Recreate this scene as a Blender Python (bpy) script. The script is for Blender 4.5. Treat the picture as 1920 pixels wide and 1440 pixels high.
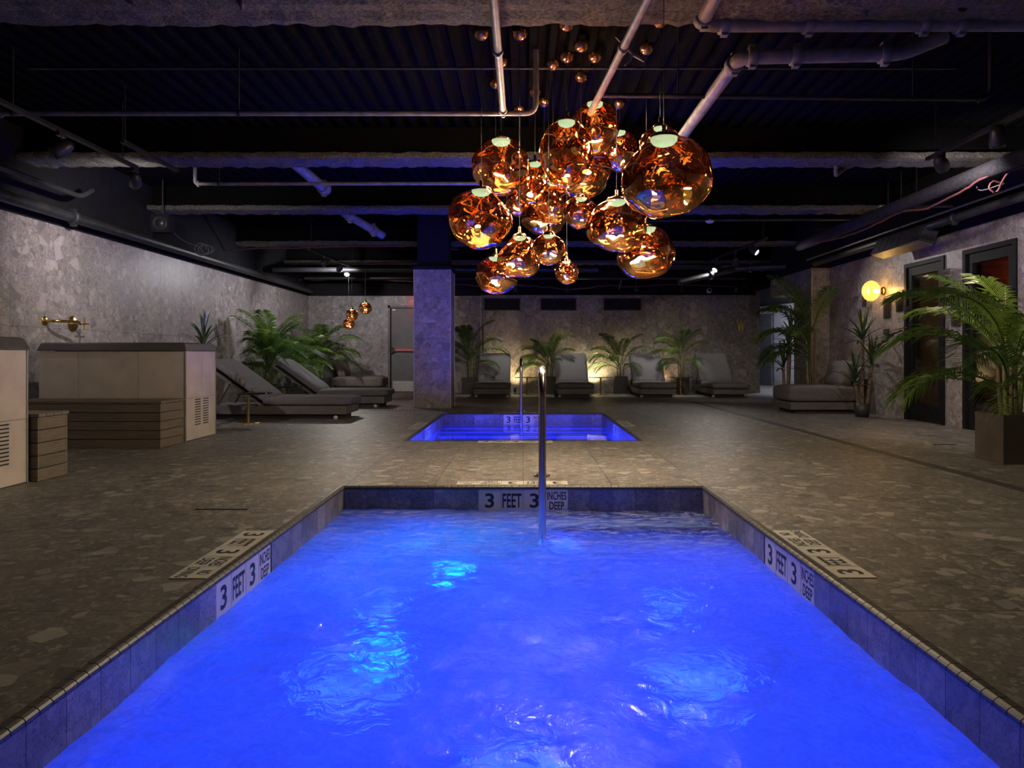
import bpy, bmesh, math, random
from math import pi, sin, cos, radians as R
from mathutils import Vector, Matrix, noise, Euler

for o in list(bpy.data.objects):
    bpy.data.objects.remove(o, do_unlink=True)
S = bpy.context.scene
C = S.collection
random.seed(7)

# ------------------------------------------------------------------ camera, world, exposure
F, VX, VY, H = 1333.0, 981.0, 668.0, 0.87       # focal length in px, vanishing point, eye height
cam_d = bpy.data.cameras.new('camera')
cam_d.sensor_width = 36.0
cam_d.lens = F / 1920 * 36
cam_d.shift_x = (960 - VX) / 1920
cam_d.shift_y = -(720 - VY) / 1920
cam_d.clip_start = 0.05
cam = bpy.data.objects.new('camera', cam_d)
C.objects.link(cam)
cam.location = (0, 0, H)
cam.rotation_euler = (R(90), 0, 0)
S.camera = cam

world = bpy.data.worlds.new('world')
S.world = world
world.use_nodes = True
world.node_tree.nodes['Background'].inputs[0].default_value = (0.01, 0.01, 0.014, 1)
world.node_tree.nodes['Background'].inputs[1].default_value = 0.15
S.view_settings.view_transform = 'Standard'
S.view_settings.look = 'None'
S.view_settings.gamma = 1.0
S.view_settings.use_curve_mapping = False
S.view_settings.exposure = 0.0
S.cycles.max_bounces = 5
S.cycles.diffuse_bounces = 2
S.cycles.glossy_bounces = 4
S.cycles.transmission_bounces = 3
S.cycles.transparent_max_bounces = 10
S.cycles.use_adaptive_sampling = True
S.cycles.adaptive_threshold = 0.15

# light levels in one place
PENDANT_W, HEAD_K, TRACK_W, POOL_W, SCONCE_W = 122.0, 4.2, 160.0, 5.2, 12.0
BLUE = (0.012, 0.062, 1.0)        # foreground spa pool
BLUE2 = (0.010, 0.035, 1.0)       # far plunge pool
WARM = (1.0, 0.80, 0.55)
NEUT = (1.0, 0.93, 0.86)


def at(px, py, d):
    return Vector(((px - VX) * d / F, d, H - (py - VY) * d / F))


# ------------------------------------------------------------------ helpers
def wloc(o):
    v = Vector((0, 0, 0))
    while o is not None:
        v += o.location
        o = o.parent
    return v


def tag(o, label=None, cat=None, group=None, kind=None):
    if label: o['label'] = label
    if cat: o['category'] = cat
    if group: o['group'] = group
    if kind: o['kind'] = kind
    return o


def empty(name, loc, rz=0.0, label=None, cat=None, group=None, kind=None):
    o = bpy.data.objects.new(name, None)
    C.objects.link(o)
    o.empty_display_size = 0.1
    o.location = loc
    o.rotation_euler = (0, 0, rz)
    return tag(o, label, cat, group, kind)


def inst(name, mesh, parent=None, loc=(0, 0, 0), rot=(0, 0, 0), scale=(1, 1, 1), world=False):
    o = bpy.data.objects.new(name, mesh)
    C.objects.link(o)
    loc = Vector(loc)
    if world and parent is not None:
        loc = loc - wloc(parent)
    o.parent = parent
    o.location = loc
    o.rotation_euler = rot
    o.scale = scale
    return o


class MB:
    """collects shapes and links them as one mesh"""
    def __init__(s):
        s.v, s.f, s.sm = [], [], []

    def add(s, verts, faces, smooth=False):
        b = len(s.v)
        s.v += [Vector(p) for p in verts]
        s.f += [tuple(i + b for i in f) for f in faces]
        s.sm += [smooth] * len(faces)
        return s

    def box(s, a, b):
        x0, y0, z0 = [min(p, q) for p, q in zip(a, b)]
        x1, y1, z1 = [max(p, q) for p, q in zip(a, b)]
        v = [(x0, y0, z0), (x1, y0, z0), (x1, y1, z0), (x0, y1, z0), (x0, y0, z1), (x1, y0, z1), (x1, y1, z1), (x0, y1, z1)]
        return s.add(v, [(0, 3, 2, 1), (4, 5, 6, 7), (0, 1, 5, 4), (1, 2, 6, 5), (2, 3, 7, 6), (3, 0, 4, 7)])

    def cbox(s, c, d):
        return s.box([p - q / 2 for p, q in zip(c, d)], [p + q / 2 for p, q in zip(c, d)])

    def tube(s, pts, r, n=10, cap=True):
        pts = [Vector(p) for p in pts]
        rad = r if isinstance(r, (list, tuple)) else [r] * len(pts)
        t0 = (pts[1] - pts[0]).normalized()
        u = t0.orthogonal().normalized()
        vs, fs = [], []
        for i, p in enumerate(pts):
            if i == 0: t = t0
            elif i == len(pts) - 1: t = (pts[i] - pts[i - 1]).normalized()
            else: t = ((pts[i + 1] - pts[i]).normalized() + (pts[i] - pts[i - 1]).normalized()).normalized()
            u = (u - t * u.dot(t)).normalized()
            w = t.cross(u)
            for k in range(n):
                a = 2 * pi * k / n
                vs.append(p + (u * cos(a) + w * sin(a)) * rad[i])
        for i in range(len(pts) - 1):
            for k in range(n):
                k2 = (k + 1) % n
                fs.append((i * n + k, i * n + k2, (i + 1) * n + k2, (i + 1) * n + k))
        s.add(vs, fs, True)
        if cap:
            m = len(pts) - 1
            s.add(vs[:n], [tuple(reversed(range(n)))])
            s.add(vs[m * n:], [tuple(range(n))])
        return s

    def lathe(s, prof, n=20, M=None, smooth=True):
        vs, fs = [], []
        for (r, z) in prof:
            for k in range(n):
                a = 2 * pi * k / n
                p = Vector((r * cos(a), r * sin(a), z))
                vs.append(M @ p if M is not None else p)
        for i in range(len(prof) - 1):
            for k in range(n):
                k2 = (k + 1) % n
                fs.append((i * n + k, i * n + k2, (i + 1) * n + k2, (i + 1) * n + k))
        return s.add(vs, fs, smooth)

    def extrude(s, prof, vec):
        n = len(prof)
        a = [Vector(p) for p in prof]
        b = [p + Vector(vec) for p in a]
        fs = [(i, (i + 1) % n, n + (i + 1) % n, n + i) for i in range(n)]
        fs += [tuple(reversed(range(n))), tuple(range(n, 2 * n))]
        return s.add(a + b, fs)

    def mesh(s, name, mat, off=Vector((0, 0, 0))):
        me = bpy.data.meshes.new(name)
        me.from_pydata([tuple(p - off) for p in s.v], [], s.f)
        me.polygons.foreach_set('use_smooth', s.sm)
        if mat is not None: me.materials.append(mat)
        me.update()
        bm = bmesh.new(); bm.from_mesh(me)
        bmesh.ops.recalc_face_normals(bm, faces=bm.faces)
        bm.to_mesh(me); bm.free()
        return me

    def build(s, name, mat, parent=None, local=False):
        if parent is not None:
            off = Vector((0, 0, 0)) if local else wloc(parent)
            o = bpy.data.objects.new(name, s.mesh(name, mat, off))
            C.objects.link(o); o.parent = parent
            return o
        xs = [p.x for p in s.v]; ys = [p.y for p in s.v]; zs = [p.z for p in s.v]
        c = Vector(((min(xs) + max(xs)) / 2, (min(ys) + max(ys)) / 2, min(zs)))
        o = bpy.data.objects.new(name, s.mesh(name, mat, c))
        C.objects.link(o); o.location = c
        return o


_boxes = {}
def boxmesh(dx, dy, dz, mat, bev=0.0):
    k = (round(dx, 4), round(dy, 4), round(dz, 4), mat.name, bev)
    if k not in _boxes:
        me = MB().cbox((0, 0, 0), (dx, dy, dz)).mesh('piece', mat)
        if bev:
            bm = bmesh.new(); bm.from_mesh(me)
            bmesh.ops.bevel(bm, geom=list(bm.edges), offset=bev, segments=1, affect='EDGES')
            bm.to_mesh(me); bm.free()
        _boxes[k] = me
    return _boxes[k]


def frame_rot(xd, yd):
    x = Vector(xd); y = Vector(yd); z = x.cross(y)
    return Matrix((x, y, z)).transposed().to_euler()


def look_rot(direction):
    return Vector(direction).to_track_quat('-Z', 'Y').to_euler()


def lamp(name, typ, loc, energy, color, parent=None, target=None, size=0.05, angle=60, blend=0.5):
    d = bpy.data.lights.new(name, typ)
    d.energy = energy; d.color = color
    if typ == 'AREA':
        d.size = size
    else:
        d.shadow_soft_size = size
    if typ == 'SPOT':
        d.spot_size = R(angle); d.spot_blend = blend
    o = bpy.data.objects.new(name, d)
    C.objects.link(o)
    loc = Vector(loc)
    if target is not None:
        o.rotation_euler = look_rot(Vector(target) - loc)
    if parent is not None:
        loc = loc - wloc(parent); o.parent = parent
    o.location = loc
    return o


# ------------------------------------------------------------------ materials
def newmat(name):
    m = bpy.data.materials.new(name)
    m.use_nodes = True
    nt = m.node_tree
    for n in list(nt.nodes): nt.nodes.remove(n)
    return m, nt


def nd(nt, t, ins=None, **pr):
    n = nt.nodes.new(t)
    for k, v in pr.items(): setattr(n, k, v)
    for k, v in (ins or {}).items():
        if hasattr(v, 'is_linked'): nt.links.new(v, n.inputs[k])
        else: n.inputs[k].default_value = v
    return n


def mth(nt, op, a, b=0.0, clamp=False):
    n = nd(nt, 'ShaderNodeMath', {0: a, 1: b}, operation=op, use_clamp=clamp)
    return n.outputs[0]


def ramp(nt, fac, stops, interp='LINEAR'):
    n = nd(nt, 'ShaderNodeValToRGB', {'Fac': fac})
    n.color_ramp.interpolation = interp
    e = n.color_ramp.elements
    while len(e) < len(stops): e.new(0.5)
    for i, (p, c) in enumerate(stops):
        e[i].position = p
        e[i].color = (*c, 1) if len(c) == 3 else c
    return n.outputs[0]


def mixc(nt, fac, a, b, blend='MIX'):
    n = nd(nt, 'ShaderNodeMix', data_type='RGBA', blend_type=blend)
    for k, v in ((0, fac), (6, a), (7, b)):
        if hasattr(v, 'is_linked'): nt.links.new(v, n.inputs[k])
        else: n.inputs[k].default_value = v if k == 0 else ((*v, 1) if len(v) == 3 else v)
    return n.outputs[2]


def finish(nt, shader):
    o = nd(nt, 'ShaderNodeOutputMaterial')
    nt.links.new(shader, o.inputs[0])


def plain(name, col, rough=0.6, metal=0.0, var=0.15, scale=8.0, bump=0.0, bscale=60.0, spec=0.5):
    m, nt = newmat(name)
    pos = nd(nt, 'ShaderNodeNewGeometry').outputs['Position']
    n = nd(nt, 'ShaderNodeTexNoise', {'Vector': pos, 'Scale': scale, 'Detail': 4.0})
    lo = tuple(c * (1 - var) for c in col); hi = tuple(min(1, c * (1 + var)) for c in col)
    c = ramp(nt, n.outputs[0], [(0.3, lo), (0.7, hi)])
    p = nd(nt, 'ShaderNodeBsdfPrincipled', {'Base Color': c, 'Roughness': rough, 'Metallic': metal, 'Specular IOR Level': spec})
    if bump:
        b = nd(nt, 'ShaderNodeTexNoise', {'Vector': pos, 'Scale': bscale, 'Detail': 5.0})
        bn = nd(nt, 'ShaderNodeBump', {'Height': b.outputs[0], 'Strength': bump, 'Distance': 0.01})
        nt.links.new(bn.outputs[0], p.inputs['Normal'])
    finish(nt, p.outputs[0])
    return m


def emit(name, col, st):
    m, nt = newmat(name)
    e = nd(nt, 'ShaderNodeEmission', {'Color': (*col, 1), 'Strength': st})
    finish(nt, e.outputs[0])
    m.cycles.emission_sampling = 'NONE'      # the lamp objects beside each lens carry the direct light
    return m


def terrazzo(name, base, chips, k=1.0, rough=0.45, bump=0.05, amt=0.7, tilevar=0.12, coat=0.0):
    """stone aggregate: three sizes of angular chips in a speckled ground"""
    m, nt = newmat(name)
    pos = nd(nt, 'ShaderNodeNewGeometry').outputs['Position']
    nz = nd(nt, 'ShaderNodeTexNoise', {'Vector': pos, 'Scale': 7.0 * k, 'Detail': 4.0})
    d = nd(nt, 'ShaderNodeVectorMath', {0: nz.outputs['Color'], 1: (0.5, 0.5, 0.5)}, operation='SUBTRACT')
    d2 = nd(nt, 'ShaderNodeVectorMath', {0: d.outputs[0], 'Scale': 0.055 / k}, operation='SCALE')
    vec = nd(nt, 'ShaderNodeVectorMath', {0: pos, 1: d2.outputs[0]}, operation='ADD').outputs[0]
    big = nd(nt, 'ShaderNodeTexNoise', {'Vector': pos, 'Scale': 1.3, 'Detail': 5.0, 'Roughness': 0.65})
    col = ramp(nt, big.outputs[0], [(0.3, tuple(c * 0.78 for c in base)), (0.72, tuple(c * 1.2 for c in base))])
    fine = nd(nt, 'ShaderNodeTexNoise', {'Vector': pos, 'Scale': 55.0 * k, 'Detail': 3.0})
    sp = ramp(nt, fine.outputs[0], [(0.36, (0.55, 0.55, 0.55)), (0.5, (1, 1, 1)), (0.64, (1.0, 1.0, 1.0)), (0.75, (1.5, 1.5, 1.5))])
    col = mixc(nt, 1.0, col, sp, 'MULTIPLY')
    ht = None
    dens = nd(nt, 'ShaderNodeTexNoise', {'Vector': pos, 'Scale': 1.7, 'Detail': 2.0}).outputs[0]
    for sc, thr, a in ((40.0, 0.55, 0.55), (17.0, 0.74, 0.8), (7.6, 0.83, 0.9)):
        v = nd(nt, 'ShaderNodeTexVoronoi', {'Vector': vec, 'Scale': sc * k, 'Randomness': 1.0}, feature='F1')
        s = nd(nt, 'ShaderNodeSeparateColor', {0: v.outputs['Color']})
        th = mth(nt, 'SUBTRACT', thr + .12, mth(nt, 'MULTIPLY', dens, .24))
        mk = mth(nt, 'GREATER_THAN', s.outputs[0], th)
        mk = mth(nt, 'MULTIPLY', mk, a * amt, clamp=True)
        cc = ramp(nt, s.outputs[1], [(i / len(chips), c) for i, c in enumerate(chips)], 'CONSTANT')
        col = mixc(nt, mk, col, cc)
    oi = nd(nt, 'ShaderNodeObjectInfo').outputs['Random']
    tv = nd(nt, 'ShaderNodeMapRange', {0: oi, 3: 1 - tilevar, 4: 1 + tilevar}).outputs[0]
    cmb = nd(nt, 'ShaderNodeCombineColor', {0: tv, 1: tv, 2: tv}).outputs[0]
    col = mixc(nt, 1.0, col, cmb, 'MULTIPLY')
    rr = nd(nt, 'ShaderNodeMapRange', {0: fine.outputs[0], 3: rough - 0.1, 4: rough + 0.12}).outputs[0]
    bn = nd(nt, 'ShaderNodeBump', {'Height': fine.outputs[0], 'Strength': bump, 'Distance': 0.01})
    p = nd(nt, 'ShaderNodeBsdfPrincipled', {'Base Color': col, 'Roughness': rr, 'Normal': bn.outputs[0], 'Coat Weight': coat, 'Coat Roughness': 0.2})
    finish(nt, p.outputs[0])
    return m


M = {}
M['wall'] = terrazzo('wall_stone', (0.235, 0.21, 0.20), [(0.33, 0.30, 0.285), (0.10, 0.092, 0.092), (0.28, 0.25, 0.235), (0.38, 0.35, 0.33), (0.13, 0.118, 0.113), (0.20, 0.18, 0.17)], 1.0, 0.42, 0.04)
M['floor'] = terrazzo('floor_stone', (0.125, 0.115, 0.103), [(0.20, 0.19, 0.17), (0.06, 0.055, 0.05), (0.16, 0.15, 0.132), (0.29, 0.275, 0.25), (0.085, 0.078, 0.07)], 1.7, 0.5, 0.06, 0.8, 0.06)
M['grout'] = plain('grout', (0.07, 0.066, 0.062), 0.9)
M['black'] = plain('black_paint', (0.012, 0.012, 0.014), 0.85, bump=0.2, bscale=30, spec=0.12)
M['deck'] = plain('ceiling_paint', (0.0045, 0.0045, 0.0045), 0.9, bump=0.15, bscale=20, spec=0.03)
M['insul'] = plain('pipe_insulation', (0.022, 0.022, 0.023), 0.9, var=0.4, scale=40, bump=0.8, bscale=60, spec=0.2)
M['spray'] = plain('sprayed_fireproofing', (0.085, 0.08, 0.065), 0.95, var=0.5, scale=40, bump=1.0, bscale=70)
M['pipe'] = plain('grey_pipe', (0.17, 0.165, 0.17), 0.5, var=0.3, scale=12, bump=0.1)
M['darkpipe'] = plain('black_pipe', (0.02, 0.02, 0.022), 0.45, var=0.3, bump=0.1)
M['conduit'] = plain('conduit_metal', (0.32, 0.31, 0.29), 0.4, 0.6)
M['track'] = plain('track_black', (0.018, 0.018, 0.02), 0.4)
M['lamp_body'] = plain('lamp_body', (0.03, 0.03, 0.034), 0.35)
M['lens'] = emit('lamp_lens', (1.0, 0.95, 0.85), 12.0)
M['lens_off'] = plain('lens_glass', (0.1, 0.1, 0.1), 0.2)
M['fabric'] = plain('grey_fabric', (0.12, 0.116, 0.12), 0.95, var=0.12, scale=30, bump=0.25, bscale=300, spec=0.2)
M['fabric_tan'] = plain('taupe_fabric', (0.15, 0.128, 0.112), 0.95, var=0.12, scale=30, bump=0.25, bscale=300, spec=0.2)
M['base'] = plain('lounger_base', (0.10, 0.092, 0.09), 0.55)
M['plinth'] = plain('plinth_black', (0.028, 0.027, 0.028), 0.7)
M['tub'] = plain('tub_cladding', (0.50, 0.46, 0.435), 0.5, var=0.12, scale=5, bump=0.05)
M['tub_front'] = M['tub']
M['rim'] = plain('tub_rim', (0.085, 0.082, 0.085), 0.3, var=0.1)
M['tubtrim'] = plain('tub_trim', (0.42, 0.39, 0.36), 0.35, 0.4)
M['brass'] = plain('brass', (0.62, 0.40, 0.13), 0.25, 1.0, var=0.1)
M['copper'] = plain('copper', (0.72, 0.36, 0.18), 0.18, 1.0, var=0.05)
M['steel'] = plain('steel', (0.70, 0.63, 0.53), 0.24, 1.0, var=0.06, scale=20, bump=0.03)
M['darksteel'] = plain('darksteel', (0.2, 0.19, 0.19), 0.3, 1.0)
M['pot'] = plain('pot_black', (0.028, 0.027, 0.027), 0.5)
M['pot_brown'] = plain('pot_bronze', (0.075, 0.062, 0.052), 0.45)
M['soil'] = plain('soil', (0.04, 0.03, 0.02), 0.95, bump=0.5)
M['trunk'] = plain('trunk', (0.12, 0.085, 0.055), 0.85, var=0.4, scale=30, bump=0.4)
M['stemgreen'] = plain('stem_green', (0.14, 0.17, 0.045), 0.5, var=0.4, scale=15)
M['white'] = plain('white_plastic', (0.55, 0.54, 0.52), 0.4)
M['letter'] = plain('letter_black', (0.008, 0.008, 0.009), 0.5)
M['marker'] = plain('marker_tile', (0.50, 0.485, 0.44), 0.35, var=0.05)
M['plaster'] = plain('pool_plaster', (0.22, 0.36, 0.74), 0.6, var=0.04)
M['pooltile'] = terrazzo('pool_tile', (0.15, 0.145, 0.15), [(0.21, 0.2, 0.21), (0.08, 0.08, 0.085), (0.26, 0.25, 0.26)], 2.0, 0.3, 0.06, 0.5, 0.35)
M['trim'] = plain('edge_trim', (0.05, 0.046, 0.042), 0.42, var=0.35, scale=60)
M['nosing'] = plain('step_nosing', (0.02, 0.02, 0.03), 0.6)
M['doorblack'] = plain('door_black', (0.010, 0.010, 0.012), 0.5, spec=0.1)
M['doorgrey'] = plain('door_grey', (0.13, 0.122, 0.118), 0.5, var=0.12, scale=6)
M['doorframe'] = plain('door_frame_paint', (0.12, 0.105, 0.10), 0.5)
M['kick'] = plain('kick_plate', (0.45, 0.42, 0.38), 0.55, var=0.2, scale=30)
M['corr'] = plain('corridor_wall', (0.42, 0.42, 0.46), 0.5)
M['corrdoor'] = plain('corridor_door', (0.12, 0.12, 0.135), 0.4)
M['corrbase'] = plain('corridor_base_tile', (0.36, 0.33, 0.31), 0.5, var=0.2, scale=40)
M['red'] = plain('red_plastic', (0.55, 0.05, 0.04), 0.4)
M['redcable'] = plain('red_cable', (0.10, 0.03, 0.03), 0.6)
M['cable'] = plain('grey_cable', (0.09, 0.075, 0.085), 0.6)
M['gold'] = plain('gold_letter', (0.75, 0.52, 0.10), 0.4, 0.25)
M['vent'] = plain('vent_dark', (0.035, 0.03, 0.026), 0.7)
M['ventframe'] = plain('vent_frame', (0.11, 0.10, 0.095), 0.6)
M['redglow'] = emit('red_sign_glow', (1.0, 0.03, 0.03), 8.0)
M['redled'] = emit('red_led', (1.0, 0.02, 0.03), 6.0)
M['bulb'] = emit('warm_bulb', (1.0, 0.72, 0.32), 40.0)
M['saunalamp'] = emit('sauna_lamp', (1.0, 0.72, 0.40), 7.0)
M['saunawood'] = plain('sauna_wood', (0.30, 0.10, 0.04), 0.6, var=0.3, scale=7)
M['steamwall'] = plain('steam_room_tile', (0.22, 0.16, 0.10), 0.5, var=0.2, scale=14)


def wood_mat():
    m, nt = newmat('grey_deck_board')
    pos = nd(nt, 'ShaderNodeNewGeometry').outputs['Position']
    mp = nd(nt, 'ShaderNodeMapping', {'Vector': pos, 'Scale': (3.0, 3.0, 60.0)})
    n = nd(nt, 'ShaderNodeTexNoise', {'Vector': mp.outputs[0], 'Scale': 2.0, 'Detail': 6.0, 'Roughness': 0.7})
    oi = nd(nt, 'ShaderNodeObjectInfo').outputs['Random']
    c = ramp(nt, n.outputs[0], [(0.3, (0.10, 0.082, 0.068)), (0.7, (0.19, 0.16, 0.13))])
    tv = nd(nt, 'ShaderNodeMapRange', {0: oi, 3: 0.85, 4: 1.15}).outputs[0]
    c = mixc(nt, 1.0, c, nd(nt, 'ShaderNodeCombineColor', {0: tv, 1: tv, 2: tv}).outputs[0], 'MULTIPLY')
    p = nd(nt, 'ShaderNodeBsdfPrincipled', {'Base Color': c, 'Roughness': 0.7})
    finish(nt, p.outputs[0])
    return m


def leaf_mat(name, a, b, tr=0.35):
    m, nt = newmat(name)
    pos = nd(nt, 'ShaderNodeNewGeometry').outputs['Position']
    n = nd(nt, 'ShaderNodeTexNoise', {'Vector': pos, 'Scale': 9.0, 'Detail': 2.0})
    oi = nd(nt, 'ShaderNodeObjectInfo').outputs['Random']
    f = mth(nt, 'ADD', mth(nt, 'MULTIPLY', n.outputs[0], 0.5), mth(nt, 'MULTIPLY', oi, 0.5))
    c = ramp(nt, f, [(0.25, a), (0.75, b)])
    p = nd(nt, 'ShaderNodeBsdfPrincipled', {'Base Color': c, 'Roughness': 0.38, 'Specular IOR Level': 0.6})
    t = nd(nt, 'ShaderNodeBsdfTranslucent', {'Color': c})
    x = nd(nt, 'ShaderNodeMixShader', {0: tr, 1: p.outputs[0], 2: t.outputs[0]})
    finish(nt, x.outputs[0])
    return m


def copper_glass(name='copper_mirror_glass', fac=0.62, tint=(1.0, 0.66, 0.36), refl=(1.0, 0.56, 0.27), bump=0.5, bs=3.2):
    m, nt = newmat(name)
    tc = nd(nt, 'ShaderNodeTexCoord').outputs['Object']
    n = nd(nt, 'ShaderNodeTexNoise', {'Vector': tc, 'Scale': bs, 'Detail': 0.0, 'Distortion': 1.3})
    b = nd(nt, 'ShaderNodeBump', {'Height': n.outputs[0], 'Strength': bump, 'Distance': 0.05})
    g = nd(nt, 'ShaderNodeBsdfGlossy', {'Color': (*refl, 1), 'Roughness': 0.03, 'Normal': b.outputs[0]})
    t = nd(nt, 'ShaderNodeBsdfTransparent', {'Color': (*tint, 1)})
    lw = nd(nt, 'ShaderNodeLayerWeight', {'Blend': 0.35, 'Normal': b.outputs[0]})
    f = mth(nt, 'ADD', mth(nt, 'MULTIPLY', lw.outputs['Facing'], 0.3), fac - 0.1, clamp=True)
    x = nd(nt, 'ShaderNodeMixShader', {0: f, 1: t.outputs[0], 2: g.outputs[0]})
    finish(nt, x.outputs[0])
    return m


def pane_mat(name, tint, fac=0.12, rough=0.02):
    m, nt = newmat(name)
    g = nd(nt, 'ShaderNodeBsdfGlossy', {'Color': (1, 1, 1, 1), 'Roughness': rough})
    t = nd(nt, 'ShaderNodeBsdfTransparent', {'Color': (*tint, 1)})
    lw = nd(nt, 'ShaderNodeLayerWeight', {'Blend': 0.25})
    f = mth(nt, 'ADD', mth(nt, 'MULTIPLY', lw.outputs['Fresnel'], 0.6), fac, clamp=True)
    x = nd(nt, 'ShaderNodeMixShader', {0: f, 1: t.outputs[0], 2: g.outputs[0]})
    finish(nt, x.outputs[0])
    return m


def water_mat(name, foam):
    """water sheet: fresnel reflection, refraction and a clear share; the spa water also carries a cloud of air bubbles"""
    m, nt = newmat(name)
    pos = nd(nt, 'ShaderNodeNewGeometry').outputs['Position']
    if foam:
        n1 = nd(nt, 'ShaderNodeTexNoise', {'Vector': pos, 'Scale': 11.0, 'Detail': 5.0, 'Distortion': 1.2})
        b = nd(nt, 'ShaderNodeBump', {'Height': n1.outputs[0], 'Strength': 0.35, 'Distance': 0.04})
    else:
        n1 = nd(nt, 'ShaderNodeTexNoise', {'Vector': pos, 'Scale': 3.0, 'Detail': 1.0})
        b = nd(nt, 'ShaderNodeBump', {'Height': n1.outputs[0], 'Strength': 0.02, 'Distance': 0.02})
    gl = nd(nt, 'ShaderNodeBsdfGlossy', {'Color': (1, 1, 1, 1), 'Roughness': 0.04, 'Normal': b.outputs[0]})
    rf = nd(nt, 'ShaderNodeBsdfRefraction', {'Color': (0.94, 0.97, 1, 1), 'Roughness': 0.02, 'IOR': 1.33, 'Normal': b.outputs[0]})
    tr = nd(nt, 'ShaderNodeBsdfTransparent', {'Color': (0.94, 0.97, 1, 1)})
    clear = nd(nt, 'ShaderNodeMixShader', {0: 0.0 if foam else 0.28, 1: rf.outputs[0], 2: tr.outputs[0]})
    body = clear.outputs[0]
    if foam:
        sx = nd(nt, 'ShaderNodeSeparateXYZ', {0: pos})
        # fewer bubbles over the entry steps at the far right
        gy = nd(nt, 'ShaderNodeMapRange', {0: sx.outputs[1], 1: 3.75, 2: 4.25, 3: 0.0, 4: 1.0}).outputs[0]
        gx = nd(nt, 'ShaderNodeMapRange', {0: sx.outputs[0], 1: -0.12, 2: 0.25, 3: 0.0, 4: 1.0}).outputs[0]
        cl = mth(nt, 'MULTIPLY', gx, gy)
        n2 = nd(nt, 'ShaderNodeTexNoise', {'Vector': pos, 'Scale': 2.2, 'Detail': 5.0, 'Roughness': 0.6, 'Distortion': 0.8})
        n3 = nd(nt, 'ShaderNodeTexNoise', {'Vector': pos, 'Scale': 18.0, 'Detail': 4.0, 'Distortion': 2.0})
        fm = nd(nt, 'ShaderNodeMapRange', {0: n2.outputs[0], 1: 0.25, 2: 0.7, 3: 0.68, 4: 0.98}).outputs[0]
        fm = mth(nt, 'ADD', fm, mth(nt, 'MULTIPLY', mth(nt, 'SUBTRACT', n3.outputs[0], 0.5), 0.35), clamp=True)
        fm = mth(nt, 'SUBTRACT', fm, mth(nt, 'MULTIPLY', cl, 0.62), clamp=True)
        tl = nd(nt, 'ShaderNodeBsdfTranslucent', {'Color': mixc(nt, mth(nt, 'MULTIPLY', mth(nt, 'ADD', n2.outputs[0], n3.outputs[0]), 0.5), (0.35, 0.48, 0.80), (0.78, 0.84, 0.98)), 'Normal': b.outputs[0]})
        df = nd(nt, 'ShaderNodeBsdfDiffuse', {'Color': (0.75, 0.77, 0.8, 1), 'Normal': b.outputs[0]})
        fo = nd(nt, 'ShaderNodeMixShader', {0: 0.025, 1: tl.outputs[0], 2: df.outputs[0]})
        body = nd(nt, 'ShaderNodeMixShader', {0: fm, 1: clear.outputs[0], 2: fo.outputs[0]}).outputs[0]
        # white froth drifting off the entry steps
        mp = nd(nt, 'ShaderNodeMapping', {'Vector': pos, 'Scale': (0.55, 1.6, 1.0)})
        n4 = nd(nt, 'ShaderNodeTexNoise', {'Vector': mp.outputs[0], 'Scale': 9.0, 'Detail': 6.0, 'Roughness': 0.7, 'Distortion': 2.5})
        fr_ = nd(nt, 'ShaderNodeMapRange', {0: n4.outputs[0], 1: 0.50, 2: 0.68, 3: 0.0, 4: 0.6}).outputs[0]
        fy = nd(nt, 'ShaderNodeMapRange', {0: sx.outputs[1], 1: 2.9, 2: 4.2, 3: 0.06, 4: 1.0}).outputs[0]
        wh = nd(nt, 'ShaderNodeBsdfDiffuse', {'Color': (0.8, 0.8, 0.82, 1), 'Normal': b.outputs[0]})
        wt_ = nd(nt, 'ShaderNodeMixShader', {0: 0.5, 1: tl.outputs[0], 2: wh.outputs[0]})
        body = nd(nt, 'ShaderNodeMixShader', {0: mth(nt, 'MULTIPLY', fr_, fy), 1: body, 2: wt_.outputs[0]}).outputs[0]
    fr = nd(nt, 'ShaderNodeFresnel', {'IOR': 1.33, 'Normal': b.outputs[0]}).outputs[0]
    if foam: fr = mth(nt, 'MULTIPLY', fr, 0.6)
    x = nd(nt, 'ShaderNodeMixShader', {0: fr, 1: body, 2: gl.outputs[0]})
    finish(nt, x.outputs[0])
    return m


M['wood'] = wood_mat()
M['palm'] = leaf_mat('palm_leaf', (0.03, 0.075, 0.014), (0.12, 0.19, 0.03))
M['yucca'] = leaf_mat('yucca_leaf', (0.02, 0.045, 0.02), (0.06, 0.09, 0.025), 0.2)
M['shade'] = copper_glass()
M['led'] = emit('pendant_led', (0.50, 0.95, 0.95), 3.0)
def amber_glass():
    m, nt = newmat('amber_glass')
    g = nd(nt, 'ShaderNodeBsdfGlossy', {'Color': (1, .9, .7, 1), 'Roughness': 0.05})
    t = nd(nt, 'ShaderNodeBsdfTransparent', {'Color': (1.0, .82, .5, 1)})
    l = nd(nt, 'ShaderNodeBsdfTranslucent', {'Color': (1.0, .72, .33, 1)})
    a = nd(nt, 'ShaderNodeMixShader', {0: .17, 1: t.outputs[0], 2: l.outputs[0]})
    b = nd(nt, 'ShaderNodeMixShader', {0: .03, 1: a.outputs[0], 2: g.outputs[0]})
    finish(nt, b.outputs[0])
    return m
M['amber'] = amber_glass()
M['glass_steam'] = pane_mat('smoked_glass', (0.62, 0.55, 0.45), 0.10, 0.08)
M['glass_sauna'] = pane_mat('sauna_glass', (0.75, 0.7, 0.65), 0.08)
M['acrylic'] = pane_mat('clear_acrylic', (0.86, 0.84, 0.86), 0.22, 0.1)
M['tabletop'] = pane_mat('smoked_table_glass', (0.20, 0.19, 0.17), 0.25)
M['water_spa'] = water_mat('bubbling_water', True)
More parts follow.
